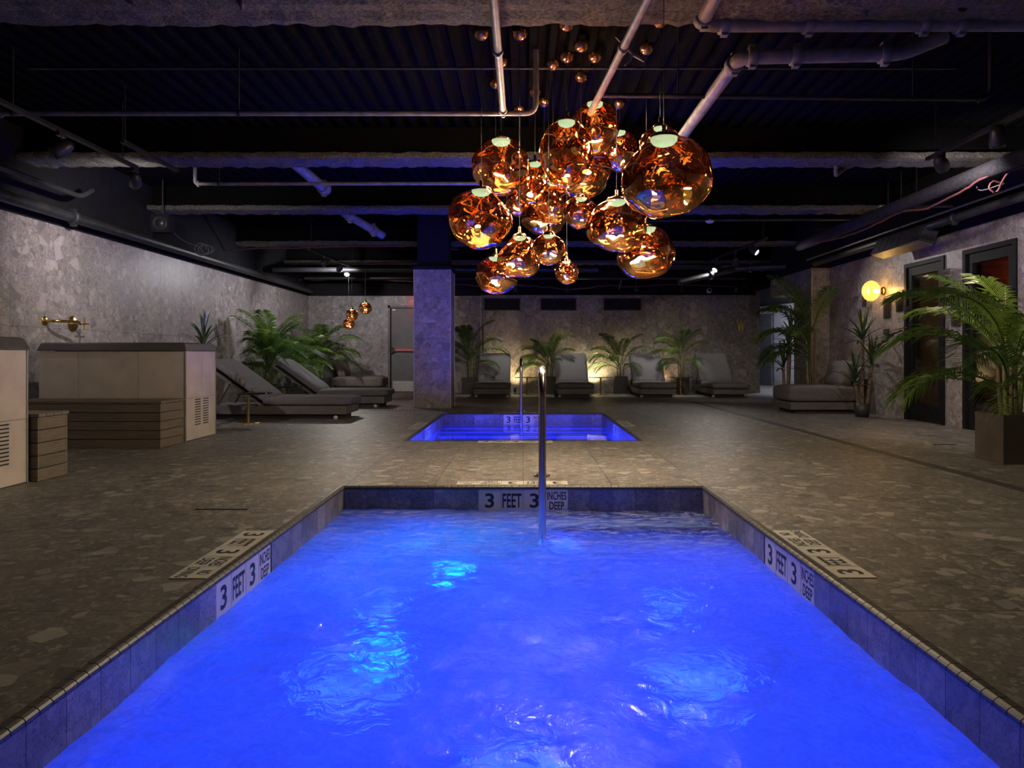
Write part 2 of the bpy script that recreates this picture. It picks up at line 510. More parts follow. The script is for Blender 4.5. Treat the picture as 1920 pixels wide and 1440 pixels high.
M['water_calm'] = water_mat('calm_water', False)

# ------------------------------------------------------------------ room shell
XL, XR, YB, YF, WH, CZ = -5.2, 5.3, 17.2, -2.0, 2.33, 3.3
P1 = (1.26, 4.76)       # near pool, from and to in depth
P2 = (7.34, 10.84)      # far pool
PW = 1.2                # half width of both pools
WZ = -0.16              # water level

floor = empty('floor', (0, 0, 0), kind='structure', label='grey-brown stone aggregate tile floor around the two pools')
sl = MB()
E = PW + 0.012
zt, zb = -0.012, -0.16
for (x0, y0, x1, y1) in ((XL - .3, YF - .2, -E, YB + .3), (E, YF - .2, XR, YB + .3), (-E, YF - .2, E, P1[0] - .012), (-E, P1[1] + .012, E, P2[0] - .012), (-E, P2[1] + .012, E, YB + .3)):
    sl.box((x0, y0, zb), (x1, y1, zt))
sl.build('screed', M['grout'], floor)
MB().box((XR, 12.0, -0.15), (12, 27, 0.0)).box((5.0, YB + .3, -.15), (XR, 27, 0)).build('corridor_floor', M['floor'], floor)
MB().box((XR, 6.6, -0.15), (7.4, 10.6, -0.002)).build('sauna_floor', M['floor'], floor)
xs = [XL] + [round(-4.8 + .6 * i, 3) for i in range(17)] + [XR]
ys = [-1.2, 0.03, P1[0], 2.43, 3.6, P1[1], 6.05, P2[0], 8.5, 9.67, P2[1], 12.04, 13.24, 14.44, 15.64, 16.84, YB]
TE = 0.036
for i in range(len(xs) - 1):
    for j in range(len(ys) - 1):
        x0, x1, y0, y1 = xs[i], xs[i + 1], ys[j], ys[j + 1]
        inx = x0 >= -PW - .01 and x1 <= PW + .01
        skip = False
        for (a, b) in (P1, P2):
            iny = y0 >= a - .01 and y1 <= b + .01
            if inx and iny: skip = True
            if iny and abs(x1 + PW) < .01: x1 -= TE
            if iny and abs(x0 - PW) < .01: x0 += TE
            if inx and abs(y1 - a) < .01: y1 -= TE
            if inx and abs(y0 - b) < .01: y0 += TE
        if skip: continue
        g = 0.0015
        inst('floor_tile', boxmesh(x1 - x0 - 2 * g, y1 - y0 - 2 * g, 0.012, M['floor']), floor, ((x0 + x1) / 2, (y0 + y1) / 2, -0.006), world=True)
MB().box((3.20, 4.2, 0.0), (3.30, 13.6, 0.0025)).build('drain_strip', plain('drain_strip', (0.035, 0.035, 0.034), 0.5), floor)
m = MB()
for k in range(24):
    m.cbox((-2.45 + k * .058, 11.45, 0.002), (0.03, 0.02, 0.003))
    m.cbox((-2.45 + k * .058, 11.42, 0.002), (0.03, 0.012, 0.003))
m.build('slot_drain', M['black'], floor)
m = MB().box((-1.86, 4.03, 0), (-1.565, 4.05, 0.002))
m.build('slot_drain', M['black'], floor)
MB().cbox((4.15, 7.0, 0.001), (0.22, 0.05, 0.002)).build('drain_cover', M['black'], floor)

# ceiling: corrugated deck
ce = MB()
prof = []
x = XL - .3
while x < 12.5:
    prof += [(x, 3.25), (x + .05, 3.25), (x + .075, 3.32), (x + .125, 3.32)]
    x += 0.15
vs = [(p, YF - .2, z) for p, z in prof] + [(p, 27.0, z) for p, z in prof]
n = len(prof)
ce.add(vs, [(i, i + 1, n + i + 1, n + i) for i in range(n - 1)])
ce.box((XL - .3, YF - .2, 3.34), (12.5, 27, 3.4))
ceiling = tag(ce.build('ceiling', M['deck']), 'black corrugated metal deck of the open ceiling', kind='structure')


def panels(parent, axis, c, a0, a1, rows, mat, face, cuts=(), t=0.014, pitch=0.6, start=None):
    """stone panels on a wall: axis 'y' runs along Y at x=c, 'x' along X at y=c; face is the sign of the wall's normal"""
    edges = [a0]
    e = (start if start is not None else a0) + pitch
    while e < a1 - 0.05:
        edges.append(e); e += pitch
    edges.append(a1)
    extra = [q for k in cuts for q in (k[0], k[1])]
    edges = sorted(set([round(q, 4) for q in edges if all(abs(q - w) > .06 for w in extra)] + [round(q, 4) for q in extra]))
    for i in range(len(edges) - 1):
        u0, u1 = edges[i], edges[i + 1]
        if u1 - u0 < .02: continue
        for (z0, z1) in rows:
            zz = [(z0, z1)]
            for (k0, k1, kz0, kz1) in cuts:
                if (u0 + u1) / 2 > k0 and (u0 + u1) / 2 < k1:
                    new = []
                    for (p, q) in zz:
                        if p < kz0: new.append((p, min(q, kz0)))
                        if q > kz1: new.append((max(p, kz1), q))
                    zz = new
            for (p, q) in zz:
                if q - p < .02: continue
                g = 0.0012
                du, dz = u1 - u0 - 2 * g, q - p - 2 * g
                if axis == 'y':
                    inst('wall_tile', boxmesh(t, du, dz, mat), parent, (c + face * t / 2, (u0 + u1) / 2, (p + q) / 2), world=True)
                else:
                    inst('wall_tile', boxmesh(du, t, dz, mat), parent, ((u0 + u1) / 2, c + face * t / 2, (p + q) / 2), world=True)


ROWS = [(0.0, 1.18), (1.18, WH)]
wl = empty('wall_left', (XL, 8, 0), label='long left wall of stone aggregate panels, black above', kind='structure')
MB().box((XL - .2, YF - .2, 0), (XL - .014, YB + .3, 3.3)).build('wall_core', M['black'], wl)
panels(wl, 'y', XL - .014, -1.2, YB, ROWS, M['wall'], 1, start=-1.2)

# back wall: the left part lies a little deeper, the right part carries three vents and a letter
wb = empty('wall_back', (0, YB, 0), label='far wall of stone aggregate panels behind the row of loungers', kind='structure')
YB2 = 16.95
DL = (-3.27, -2.27, 0.0, 2.10)
MB().box((XL - .2, YB + .014, 0), (DL[0], YB + .3, 3.3)).box((DL[1], YB + .014, 0), (5.64, YB + .3, 3.3)).box((DL[0], YB + .014, DL[3]), (DL[1], YB + .3, 3.3)).build('wall_core', M['black'], wb)
MB().box((-1.0, YB2 + .08, 0), (5.646, YB + .02, WH)).build('wall_core', M['wall'], wb)
panels(wb, 'x', YB + .014, XL, -1.0, ROWS, M['wall'], -1, cuts=[DL])
VENTS = [(907, 976), (1013, 1081), (1131, 1203)]
vc = [(at(a, 0, YB2).x, at(b, 0, YB2).x, 1.955, 2.265) for a, b in VENTS]
panels(wb, 'x', YB2 + .014, -1.0, 5.646, ROWS, M['wall'], -1, cuts=vc)
MB().box((-1.012, YB2 - .006, 0), (-1.0, YB, WH)).build('corner_trim', M['tubtrim'], wb)
for (x0, x1, z0, z1) in vc + [(-1.57, -1.28, 2.0, 2.28)]:
    y = YB2 if x0 > -1.1 else YB
    fr = MB()
    fr.box((x0, y - .012, z0), (x1, y + .1, z0 + .02)).box((x0, y - .012, z1 - .02), (x1, y + .1, z1)).box((x0, y - .012, z0), (x0 + .02, y + .1, z1)).box((x1 - .02, y - .012, z0), (x1, y + .1, z1))
    f = fr.build('vent_frame', M['ventframe'], wb)
    MB().box((x0 + .02, y + .045, z0 + .02), (x1 - .02, y + .06, z1 - .02)).build('vent_panel', M['vent'], f)
    sl = MB()
    for k in range(7):
        zz = z0 + .035 + k * (z1 - z0 - .06) / 6.5
        sl.extrude([(x0 + .02, y + .01, zz), (x0 + .02, y + .04, zz + .02), (x0 + .02, y + .042, zz + .024), (x0 + .02, y + .012, zz + .004)], (x1 - x0 - .04, 0, 0))
    sl.build('vent_louvre', M['vent'], f)

# right wall with two glass doors
D1 = (8.93, 9.86, 0.0, 2.14)
D2 = (7.62, 8.55, 0.0, 2.14)
YP = 12.3
wr = empty('wall_right', (XR, 8, 0), label='right wall of stone aggregate panels with two black-framed glass doors', kind='structure')
m = MB()
for (y0, y1) in ((YF - .2, D2[0]), (D2[1], D1[0]), (D1[1], YP)):
    m.box((XR + .014, y0, 0), (XR + .2, y1, 3.3))
for d in (D1, D2):
    m.box((XR + .014, d[0], d[3]), (XR + .2, d[1], 3.3))
m.build('wall_core', M['black'], wr)
ROWSR = [(0.0, 1.18), (1.18, 2.40)]
WHR = 2.40
panels(wr, 'y', XR + .014, -1.2, YP, ROWSR, M['wall'], -1, cuts=[D2, D1])
XP = 4.99
MB().box((XP + .014, YP + .014, 0), (XR + .2, 13.1, WHR)).box((XP + .014, YP + .014, WHR), (XR + .2, 14.35, 3.3)).build('wall_core', M['black'], wr)
panels(wr, 'x', YP + .014, XP, XR, ROWSR, M['wall'], -1)
panels(wr, 'y', XP + .014, YP, 13.1, ROWSR, M['wall'], -1)
MB().box((XP, 13.1, 2.05), (XR + .2, 14.35, WHR)).build('lintel', M['wall'], wr)
MB().box((XP - .008, YP - .008, 0), (XP + .006, YP + .006, WHR)).build('corner_trim', M['tubtrim'], wr)
# jamb inside the opening
MB().box((XP + .02, 13.1, 0), (XR + .2, 13.12, 2.05)).build('jamb', M['wall'], wr)

wf = tag(MB().box((XL - .3, YF - .3, 0), (XR + .3, YF, 3.3)).build('wall_front', M['wall']), 'wall behind the viewer', kind='structure')

# corridor behind the opening on the right
cw = empty('wall_corridor', (7.5, 21, 0), label='pale blue-grey corridor wall seen through the opening on the right', kind='structure')
A, B = Vector((6.55, 24.4, 0)), Vector((8.5, 17.9, 0))
dv = (B - A).normalized(); nv = Vector((-dv.y, dv.x, 0))
if nv.x > 0: nv = -nv
def cq(name, u0, u1, z0, z1, t0, t1, mat, parent):
    p = [A + dv * u0 + nv * t0, A + dv * u1 + nv * t0, A + dv * u1 + nv * t1, A + dv * u0 + nv * t1]
    return MB().extrude([q + Vector((0, 0, z0)) for q in p], (0, 0, z1 - z0)).build(name, mat, parent)
cq('wall_core', -2, 9, 0, 3.2, -.2, 0, M['corr'], cw)
cq('base_tile', 3.34, 6.8, 0, .16, 0, .015, M['corrbase'], cw)
cq('base_tile', -1, 2.0, 0, .16, 0, .015, M['corrbase'], cw)
MB().box((5.7, 26.5, 0), (12, 26.7, 3.3)).build('wall_core', M['corr'], cw)
MB().box((XR + .2, 14.4, 2.40), (12, 26.6, 2.5)).build('soffit', M['black'], cw)
MB().box((5.5, YB + .3, 0), (5.64, 26.6, 3.3)).build('wall_core', M['black'], cw)
MB().box((8.6, 12.9, 0), (8.8, 18.5, 3.3)).box((XR + .2, 12.8, 0), (8.8, 13.0, 3.3)).build('wall_core', M['corr'], cw)
dr = empty('door_corridor', A + dv * 2.6, label='dark blue-grey flush door with lever handle in the corridor', kind='structure')
cq('frame', 2.2, 3.32, 0, 2.16, 0, .02, M['corrdoor'], dr)
cq('leaf', 2.28, 3.24, .01, 2.08, .02, .05, M['corrdoor'], dr)
h = A + dv * 3.14 + nv * .05
MB().tube([h + Vector((0, 0, 1.03)), h + nv * .05 + Vector((0, 0, 1.03)), h + nv * .05 - dv * .13 + Vector((0, 0, 1.03))], .011).tube([h + Vector((0, 0, 1.03)), h + nv * .01 + Vector((0, 0, 1.03))], .028).build('handle', M['steel'], dr)
cq('plate', 2.32, 2.4, 1.5, 1.62, .05, .055, M['white'], dr)
cq('plate', 2.34, 2.4, .95, 1.06, .05, .055, M['white'], dr)
cl = empty('ceiling_downlight', (7.2, 18.6, 2.40), label='small round downlight in the corridor soffit', cat='light')
MB().lathe([(0.06, 0), (0.09, 0), (0.09, -.015), (0.06, -.015)], 20, Matrix.Translation((7.2, 18.6, 2.40))).build('ring', M['white'], cl)
MB().lathe([(0.0, -.004), (0.06, -.004)], 20, Matrix.Translation((7.2, 18.6, 2.40))).build('lens', M['lens'], cl)
lamp('corridor_lamp', 'SPOT', (7.2, 18.6, 2.36), 230, (0.80, 0.84, 1.0), cl, (7.4, 19.4, 0), size=.06, angle=165, blend=.4)

# ------------------------------------------------------------------ column
col = tag(empty('column', (-1.53, 12.28, 0)), 'square stone-clad column between the door and the far pool, lit blue', 'column', kind='structure')
cx0, cx1, cy0, cy1 = -1.84, -1.22, 11.96, 12.6
MB().box((cx0 + .012, cy0 + .012, 0), (cx1 - .012, cy1 - .012, WH)).build('column_core', M['black'], col)
for (z0, z1) in ((0, 1.18), (1.18, WH)):
    dz = z1 - z0 - .002
    for (c, d) in ((((cx0 + cx1) / 2, cy0 + .006), (cx1 - cx0 - .012, .012)), (((cx0 + cx1) / 2, cy1 - .006), (cx1 - cx0 - .012, .012)), ((cx0 + .006, (cy0 + cy1) / 2), (.012, cy1 - cy0 - .026)), ((cx1 - .006, (cy0 + cy1) / 2), (.012, cy1 - cy0 - .026))):
        inst('stone_panel', boxmesh(d[0], d[1], dz, M['wall']), col, (c[0], c[1], (z0 + z1) / 2), world=True)
for (x, y) in ((cx0, cy0), (cx1, cy0), (cx0, cy1), (cx1, cy1)):
    inst('corner_trim', boxmesh(.012, .012, WH, M['tubtrim']), col, (x, y, WH / 2), world=True)
MB().box((cx0 - .03, cy0 - .03, WH + .002), (cx1 + .03, cy1 + .03, WH + .05)).box((cx0 + .05, cy0 + .05, WH), (cx1 - .05, cy1 - .05, 3.25)).build('column_head', M['black'], col)

# ------------------------------------------------------------------ lettering
_txt = {}
def text_mesh(body, w, h, mat, bold=0.02):
    k = (body, round(w, 3), round(h, 3), mat.name)
    if k in _txt: return _txt[k]
    cu = bpy.data.curves.new('lettering', 'FONT')
    cu.body = body; cu.offset = bold; cu.resolution_u = 3; cu.align_x = 'CENTER'
    ob = bpy.data.objects.new('lettering_tmp', cu)
    C.objects.link(ob)
    bpy.context.view_layer.update()
    me = bpy.data.meshes.new_from_object(ob.evaluated_get(bpy.context.evaluated_depsgraph_get()))
    bpy.data.objects.remove(ob, do_unlink=True)
    xs = [v.co.x for v in me.vertices]; ys = [v.co.y for v in me.vertices]
    cx, cy = (min(xs) + max(xs)) / 2, (min(ys) + max(ys)) / 2
    sx, sy = w / (max(xs) - min(xs)), h / (max(ys) - min(ys))
    for v in me.vertices:
        v.co = ((v.co.x - cx) * sx, (v.co.y - cy) * sy, 0)
    me.materials.clear(); me.materials.append(mat)
    _txt[k] = me
    return me


def marker(parent, c, xd, yd, what):
    """a pale tile with black lettering; c is the centre of its back face"""
    rot = frame_rot(xd, yd)
    nrm = Vector(xd).cross(Vector(yd))
    t = inst('depth_marker_tile', boxmesh(.148, .148, .008, M['marker']), parent, Vector(c) + nrm * .004, rot, world=True)
    lines = {'3': [('3', .062, .098, 0)], 'FEET': [('FEET', .128, .095, 0)], 'INCHES DEEP': [('INCHES', .13, .055, .032), ('DEEP', .1, .052, -.034)], 'NO DIVING': [('NO', .055, .052, .034), ('DIVING', .128, .05, -.034)]}[what]
    for (s_, w, h_, y) in lines:
        inst('lettering', text_mesh(s_, w, h_, M['letter']), t, (0, y, .0045))
    return t


# ------------------------------------------------------------------ pools
TXT4 = ['3', 'FEET', '3', 'INCHES DEEP']
TXT5 = TXT4 + ['NO DIVING']
def pool(y0, y1, name, label, ysl, ysr, lights):
    root = empty(name, (0, (y0 + y1) / 2, -1.15), label=label, cat='pool')
    b = MB()
    e, zb = PW + .012, -1.15
    b.box((-e - .1, y0 - .112, zb - .1), (e + .1, y1 + .112, zb))
    b.box((-e - .1, y0 - .112, zb), (-e, y1 + .112, -.16)).box((e, y0 - .112, zb), (e + .1, y1 + .112, -.16))
    b.box((-e, y0 - .112, zb), (e, y0 - .012, -.16)).box((-e, y1 + .012, zb), (e, y1 + .112, -.16))
    b.build('basin', M['plaster'], root)
    nx, ny = 16, 23
    px, py = 2 * PW / nx, (y1 - y0) / ny
    for row in range(2):
        zc = -.022 - .075 - row * .151
        for i in range(nx):
            x = -PW + (i + .5) * px
            for (y, s) in ((y1, 1), (y0, -1)):
                if row == 0 and s == 1 and 6 <= i <= 9:
                    marker(root, (x, y + .012, zc), (1, 0, 0), (0, 0, 1), TXT4[i - 6])
                else:
                    inst('pool_tile', boxmesh(px - .002, .012, .149, M['pooltile']), root, (x, y + s * .006, zc), world=True)
        for j in range(ny):
            y = y0 + (j + .5) * py
            for s in (-1, 1):
                k = j - (ysl if s < 0 else ysr)
                if row == 0 and 0 <= k <= 3:
                    if s < 0: marker(root, (-PW - .012, y, zc), (0, 1, 0), (0, 0, 1), TXT4[k])
                    else: marker(root, (PW + .012, y, zc), (0, -1, 0), (0, 0, 1), TXT4[3 - k])
                else:
                    inst('pool_tile', boxmesh(.012, py - .002, .149, M['pooltile']), root, (s * (PW + .006), y, zc), world=True)
    # rounded edge trim of short pieces
    t = MB()
    pr = [(0.0, -.022), (-.004, -.016), (-.003, -.008), (.002, -.002), (.010, .002), (.033, .002), (.033, -.022)]
    L = .05
    n = int((y1 - y0) / L)
    for i in range(n):
        ya = y0 + i * (y1 - y0) / n
        for s in (-1, 1):
            t.extrude([(s * (PW + p), ya + .0015, z) for p, z in pr], (0, (y1 - y0) / n - .003, 0))
    n = int(2 * PW / L)
    for i in range(n):
        xa = -PW + i * 2 * PW / n
        t.extrude([(xa + .0015, y1 + p, z) for p, z in pr], (2 * PW / n - .003, 0, 0))
        t.extrude([(xa + .0015, y0 - p, z) for p, z in pr], (2 * PW / n - .003, 0, 0))
    for sx in (-1, 1):
        t.cbox((sx * (PW + .017), y1 + .017, -.01), (.031, .031, .023)).cbox((sx * (PW + .017), y0 - .017, -.01), (.031, .031, .023))
    tag(t.build('edge_trim', M['trim'], root), kind='stuff')
    # entry steps at the far end
    for k in range(4):
        zt = WZ - .21 * (k + 1)
        ya, yb = y1 - .29 * (k + 1), y1 - .29 * k
        st = MB().box((-PW, ya, -1.15), (PW, yb, zt)).build('step', M['plaster'], root)
        MB().box((-PW, ya - .004, zt - .075), (PW, ya + .055, zt + .003)).build('nosing', M['nosing'], st)
    for (p, nrm, colr, en, cyan, lr) in lights:
        p = Vector(p); nrm = Vector(nrm)
        q = nrm.to_track_quat('Z', 'Y').to_matrix().to_4x4()
        Mx = Matrix.Translation(p) @ q
        rg = MB().lathe([(lr, 0), (lr + .03, 0), (lr + .03, .018), (lr, .022)], 24, Mx).build('pool_light', M['steel'], root)
        MB().lathe([(0, .016), (lr * .5, .015), (lr + .001, .008)], 24, Mx).build('lens', M['cyanlens'] if cyan else M['bluelens'], rg)
        lp_ = lamp('pool_lamp', 'AREA', p + nrm * .03, en, colr, root, p + nrm, size=lr * 2)
        lp_.data.shape = 'DISK'
    return root


M['bluelens'] = emit('pool_light_lens', (0.035, 0.05, 1.0), 2.0)
M['cyanlens'] = emit('pool_light_lens_cyan', (0.0, 0.75, 0.9), 6.0)
CY = (0.0, 0.55, 1.0)
L1 = []
for (x, y) in ((-.75, 1.8), (.75, 1.8), (0, 2.5), (-.75, 3.15), (.75, 3.15)):
    L1.append(((x, y, -1.15), (0, 0, 1), BLUE, POOL_W, False, .22))
for x in (-.75, .75):  # extra lamps added on the steps to bring blue light to the far end
    L1.append(((x, 3.74, WZ - .84), (0, 0, 1), BLUE, POOL_W * .45, False, .11))
    L1.append(((x * .6 - .2, 4.32, WZ - .42), (0, 0, 1), BLUE, POOL_W * .16, False, .10))
L1.append(((-.40, 4.03, WZ - .63), (0, 0, 1), CY, .5, True, .10))
L1.append(((-.68, 3.42, -1.15), (0, 0, 1), (0, .3, 1.0), .9, True, .09))
pool1 = pool(P1[0], P1[1], 'spa_pool', 'large bubbling spa pool in the foreground edged with dark stone tiles', 10, 11, L1)
L2 = []
for (x, y) in ((-.7, 7.8), (.7, 7.8), (-.7, 9.0), (.7, 9.0)):
    L2.append(((x, y, -1.15), (0, 0, 1), BLUE2, POOL_W * 14.0, False, .22))
pool2 = pool(P2[0], P2[1], 'plunge_pool', 'smaller-looking calm plunge pool farther back, in front of the column', 9, 10, L2)

# markers set into the deck
def deck_row(c0, step, xd, yd, words):
    for i, w in enumerate(words):
        marker(floor, Vector(c0) + Vector(step) * i + Vector((0, 0, -.005)), xd, yd, w)
q = .152
dx = PW + TE + .077
deck_row((-dx, 3.46, 0), (0, -q, 0), (0, -1, 0), (1, 0, 0), TXT5)
deck_row((dx, 2.86, 0), (0, q, 0), (0, 1, 0), (-1, 0, 0), TXT5)
deck_row((.23, P1[1] + TE + .077, 0), (-q, 0, 0), (-1, 0, 0), (0, -1, 0), TXT5)
deck_row((-.385, P2[0] - TE - .077, 0), (q, 0, 0), (1, 0, 0), (0, 1, 0), TXT5)
deck_row((-dx, 9.25, 0), (0, -q, 0), (0, -1, 0), (1, 0, 0), TXT5)
deck_row((dx, 8.9, 0), (0, q, 0), (0, 1, 0), (-1, 0, 0), TXT5)
deck_row((.23, P2[1] + TE + .077, 0), (-q, 0, 0), (-1, 0, 0), (0, -1, 0), TXT5)


def water(name, y0, y1, nx, ny, amp, mat, label):
    vs, fs = [], []
    for j in range(ny + 1):
        for i in range(nx + 1):
            x = -PW + .001 + (2 * PW - .002) * i / nx
            y = y0 + .001 + (y1 - y0 - .002) * j / ny
            z = WZ
            if amp:
                p = Vector((x, y, 0))
                z += amp * (noise.noise(p * 2.6) + .6 * noise.noise(p * 6.1 + Vector((3, 1, 0))) + .35 * noise.noise(p * 14.0))
            else:
                z += .0012 * noise.noise(Vector((x * 3, y * 3, 0)))
            vs.append((x, y, z))
    for j in range(ny):
        for i in range(nx):
            a = j * (nx + 1) + i
            fs.append((a, a + 1, a + nx + 2, a + nx + 1))
    me = bpy.data.meshes.new(name)
    c = Vector((0, (y0 + y1) / 2, WZ))
    me.from_pydata([tuple(Vector(v) - c) for v in vs], [], fs)
    me.polygons.foreach_set('use_smooth', [True] * len(fs))
    me.materials.append(mat)
    o = bpy.data.objects.new(name, me)
    C.objects.link(o); o.location = c
    return tag(o, label, 'water')


water('pool_water', P1[0], P1[1], 150, 220, .011, M['water_spa'], 'churning milky blue-lit water filling the foreground spa pool')
water('pool_water', P2[0], P2[1], 60, 80, 0, M['water_calm'], 'still blue-lit water of the far plunge pool with steps showing')


def rail(x, x2, ydeck, ywater, ztop, label):
    root = empty('pool_handrail', (x, ydeck, 0), label=label, cat='handrail')
    r = .16
    pts = [(x, ydeck, 0)]
    for k in range(9):
        a = pi / 2 * k / 8
        pts.append((x, ydeck - r + r * cos(a), ztop - r + r * sin(a)))
    for k in range(9):
        a = pi / 2 * k / 8
        pts.append((x2, ywater + r - r * sin(a), ztop - r + r * cos(a)))
    pts.append((x2, ywater, -.62))
    MB().tube(pts, .0215, 20).build('rail', M['steel'], root)
    MB().lathe([(.0, .0), (.062, 0), (.06, .012), (.03, .02), (.024, .03)], 24, Matrix.Translation((x, ydeck, 0.0))).build('flange', M['steel'], root)
    return root
rail(.135, .108, 5.15, 4.02, .785, 'brushed steel grab rail rising from the foreground spa pool')
rail(-.03, -.03, 11.25, 10.25, .82, 'dark steel grab rail at the far plunge pool')

# ------------------------------------------------------------------ ceiling beams
def beam(y0, y1, zb, label, x0=XL - .1, x1=XR + .1):
    root = empty('ceiling_beam', (0, (y0 + y1) / 2, zb), label=label, cat='beam')
    w = y1 - y0
    ring = [(y0, zb + .06), (y0 - .006, zb + .03), (y0, zb), (y0 + w * .25, zb - .006), (y0 + w * .5, zb), (y0 + w * .75, zb - .006), (y1, zb), (y1 + .006, zb + .03), (y1, zb + .06), (y1 - w * .33, zb + .075), (y0 + w * .33, zb + .075)]
    n = int((x1 - x0) / .04); k = len(ring)
    vs, fs = [], []
    for i in range(n + 1):
        x = x0 + (x1 - x0) * i / n
        for (y, z) in ring:
            d = noise.noise(Vector((x * 9, y * 9, z * 9))) * .016 + noise.noise(Vector((x * 30, y * 30, z * 30))) * .008
            vs.append((x, y + (d if y > (y0 + y1) / 2 else -d), z - d if z < 3.2 else z))
    for i in range(n):
        for j in range(k):
            j2 = (j + 1) % k
            fs.append((i * k + j, i * k + j2, (i + 1) * k + j2, (i + 1) * k + j))
    MB().add(vs, fs, False).build('sprayed_flange', M['spray'], root)
    MB().box((x0, y0 + w * .38, zb + .06), (x1, y1 - w * .38, 3.26)).build('web', M['deck'], root)
    # ragged lumps of fireproofing hanging from the flange
    rnd = random.Random(int(y0 * 100))
    for q in range(6):
        x = rnd.uniform(x0 + 1, x1 - 1); yy = rnd.uniform(y0, y0 + w * .6)
        pts = [Vector((x, yy, zb))]
        for s in range(4):
            pts.append(pts[-1] + Vector((rnd.uniform(-.02, .02), rnd.uniform(-.01, .01), -rnd.uniform(.006, .014))))
        MB().tube(pts, [.02, .018, .014, .01, .003], 7).build('loose_lump', M['spray'], root)
    return root
beam(4.00, 4.36, 2.90, 'rough sprayed ceiling beam at the top edge, nearest the viewer')
beam(7.28, 7.64, 2.90, 'rough sprayed ceiling beam level with the pendant cluster')
beam(9.85, 10.18, 2.90, 'third rough sprayed beam, above the far plunge pool')
beam(12.9, 13.2, 2.90, 'fourth ceiling beam, dark, just beyond the column')
beam(15.5, 15.8, 2.90, 'farthest dark ceiling beam, close to the far wall')

# ------------------------------------------------------------------ pipes
def arc_path(pts, r=.09, n=5):
    pts = [Vector(p) for p in pts]
    out = [pts[0]]
    for i in range(1, len(pts) - 1):
        a = (pts[i - 1] - pts[i]); b = (pts[i + 1] - pts[i])
        q = min(r, a.length * .45, b.length * .45)
        p0 = pts[i] + a.normalized() * q; p2 = pts[i] + b.normalized() * q
        for k in range(n + 1):
            t = k / n
            out.append(p0 * (1 - t) ** 2 + pts[i] * 2 * t * (1 - t) + p2 * t * t)
    out.append(pts[-1])
    return out


def pipe(label, pts, r, mat='pipe', name='ceiling_pipe', couplings=(), rods=(), sag=.09, n=14):
    pts = [Vector(p) for p in pts]
    root = empty(name, pts[0], label=label, cat='pipe')
    MB().tube(arc_path(pts, sag), r, n).build('tube', M[mat], root)
    for (i, t) in couplings:
        a, b = pts[i], pts[i + 1]
        c = a.lerp(b, t); d = (b - a).normalized()
        m = MB().tube([c - d * r * .7, c - d * r * .65, c + d * r * .65, c + d * r * .7], [r * 1.15, r * 1.3, r * 1.3, r * 1.15], n)
        sd = d.cross(Vector((0, 0, 1))); sd = sd.normalized() if sd.length > .1 else Vector((1, 0, 0))
        m.cbox(c + Vector((0, 0, -r * 1.35)), (r * .9, r * .9, r * .5))
        m.cbox(c + Vector((0, 0, r * 1.35)), (r * .9, r * .9, r * .5))
        m.build('coupling', M[mat], root)
    for (i, t) in rods:
        c = pts[i].lerp(pts[i + 1], t)
        m = MB().tube([c + Vector((0, 0, r)), Vector((c.x, c.y, 3.26))], .006, 6)
        d = (pts[i + 1] - pts[i]).normalized()
        m.tube([c - d * .012, c + d * .012], r * 1.2, n)
        m.build('hanger_rod', M['darkpipe'], root)
    return root


Z1 = 2.75
pipe('slim grey pipe running straight back above the pendants, left of centre', [(-.155, 2.6, Z1), (-.155, 5.47, Z1)], .025, couplings=[(0, .62), (0, .985)])
pipe('long thin horizontal pipe crossing the upper left, ending at an elbow', [(-4.5, 5.5, 3.24), (-4.5, 5.5, Z1), (.10, 5.5, Z1), (.10, 5.5, 3.24)], .021, 'pipe', couplings=[(1, .10), (1, .945)], rods=[(1, .12), (1, .5)])
pipe('slim grey pipe slanting back to the right above the pendants', [(.72, 2.9, Z1), (.52, 5.5, Z1)], .025, couplings=[(0, .55)])
pipe('long thin horizontal pipe crossing the upper right with hanger rods', [(.55, 5.15, Z1 + .01), (3.42, 5.2, Z1), (3.42, 5.2, 3.24)], .017, 'darkpipe', couplings=[(0, .97)], rods=[(0, .2), (0, .8)])
pipe('thick pipe elbowing right and running back behind the large pendant', [(1.36, 6.7, Z1), (1.36, 4.47, Z1), (2.35, 4.42, Z1), (2.62, 4.42, 2.86)], .045, sag=.1, couplings=[(0, .95), (1, .08), (1, .35), (1, .9)])
pipe('thick pipe crossing the top right corner with an elbow at its left end', [(1.08, 3.2, 2.89), (1.08, 4.33, 2.89), (5.2, 4.33, 2.90)], .045, sag=.1, couplings=[(0, .93), (1, .035), (1, .16), (1, .33), (1, .385)])
pipe('thin horizontal pipe just below the second beam on the left', [(-3.6, 7.8, 3.2), (-3.6, 7.8, 2.76), (-.3, 7.8, 2.765)], .019, 'pipe', couplings=[(1, .01)], rods=[(1, .08)], sag=.04)
pipe('thin horizontal pipe below the second beam on the right with a dropped stub', [(1.9, 7.85, 2.985), (3.6, 7.85, 2.985), (3.32, 7.55, 2.79), (3.32, 7.55, 2.95)], .022, 'pipe', sag=.03, couplings=[(0, .93)])
pipe('short thick slanted pipe poking down behind the second beam on the left', [(-2.55, 7.9, 3.02), (-2.36, 8.55, 2.86)], .06, 'pipe', couplings=[(0, .9)])
pipe('short thick slanted pipe stub below the third beam on the left', [(-2.6, 10.3, 2.95), (-2.15, 10.9, 2.72)], .06, 'pipe', couplings=[(0, .15), (0, .75)])
pipe('thin horizontal pipe behind the pendants on the right', [(1.2, 10.4, 2.85), (4.9, 10.4, 2.87)], .018, 'darkpipe', rods=[(0, .3), (0, .6)])
pipe('rough insulated pipe running back along the upper right', [(4.35, 3.0, 2.62), (4.35, 11.2, 2.60)], .075, 'insul')
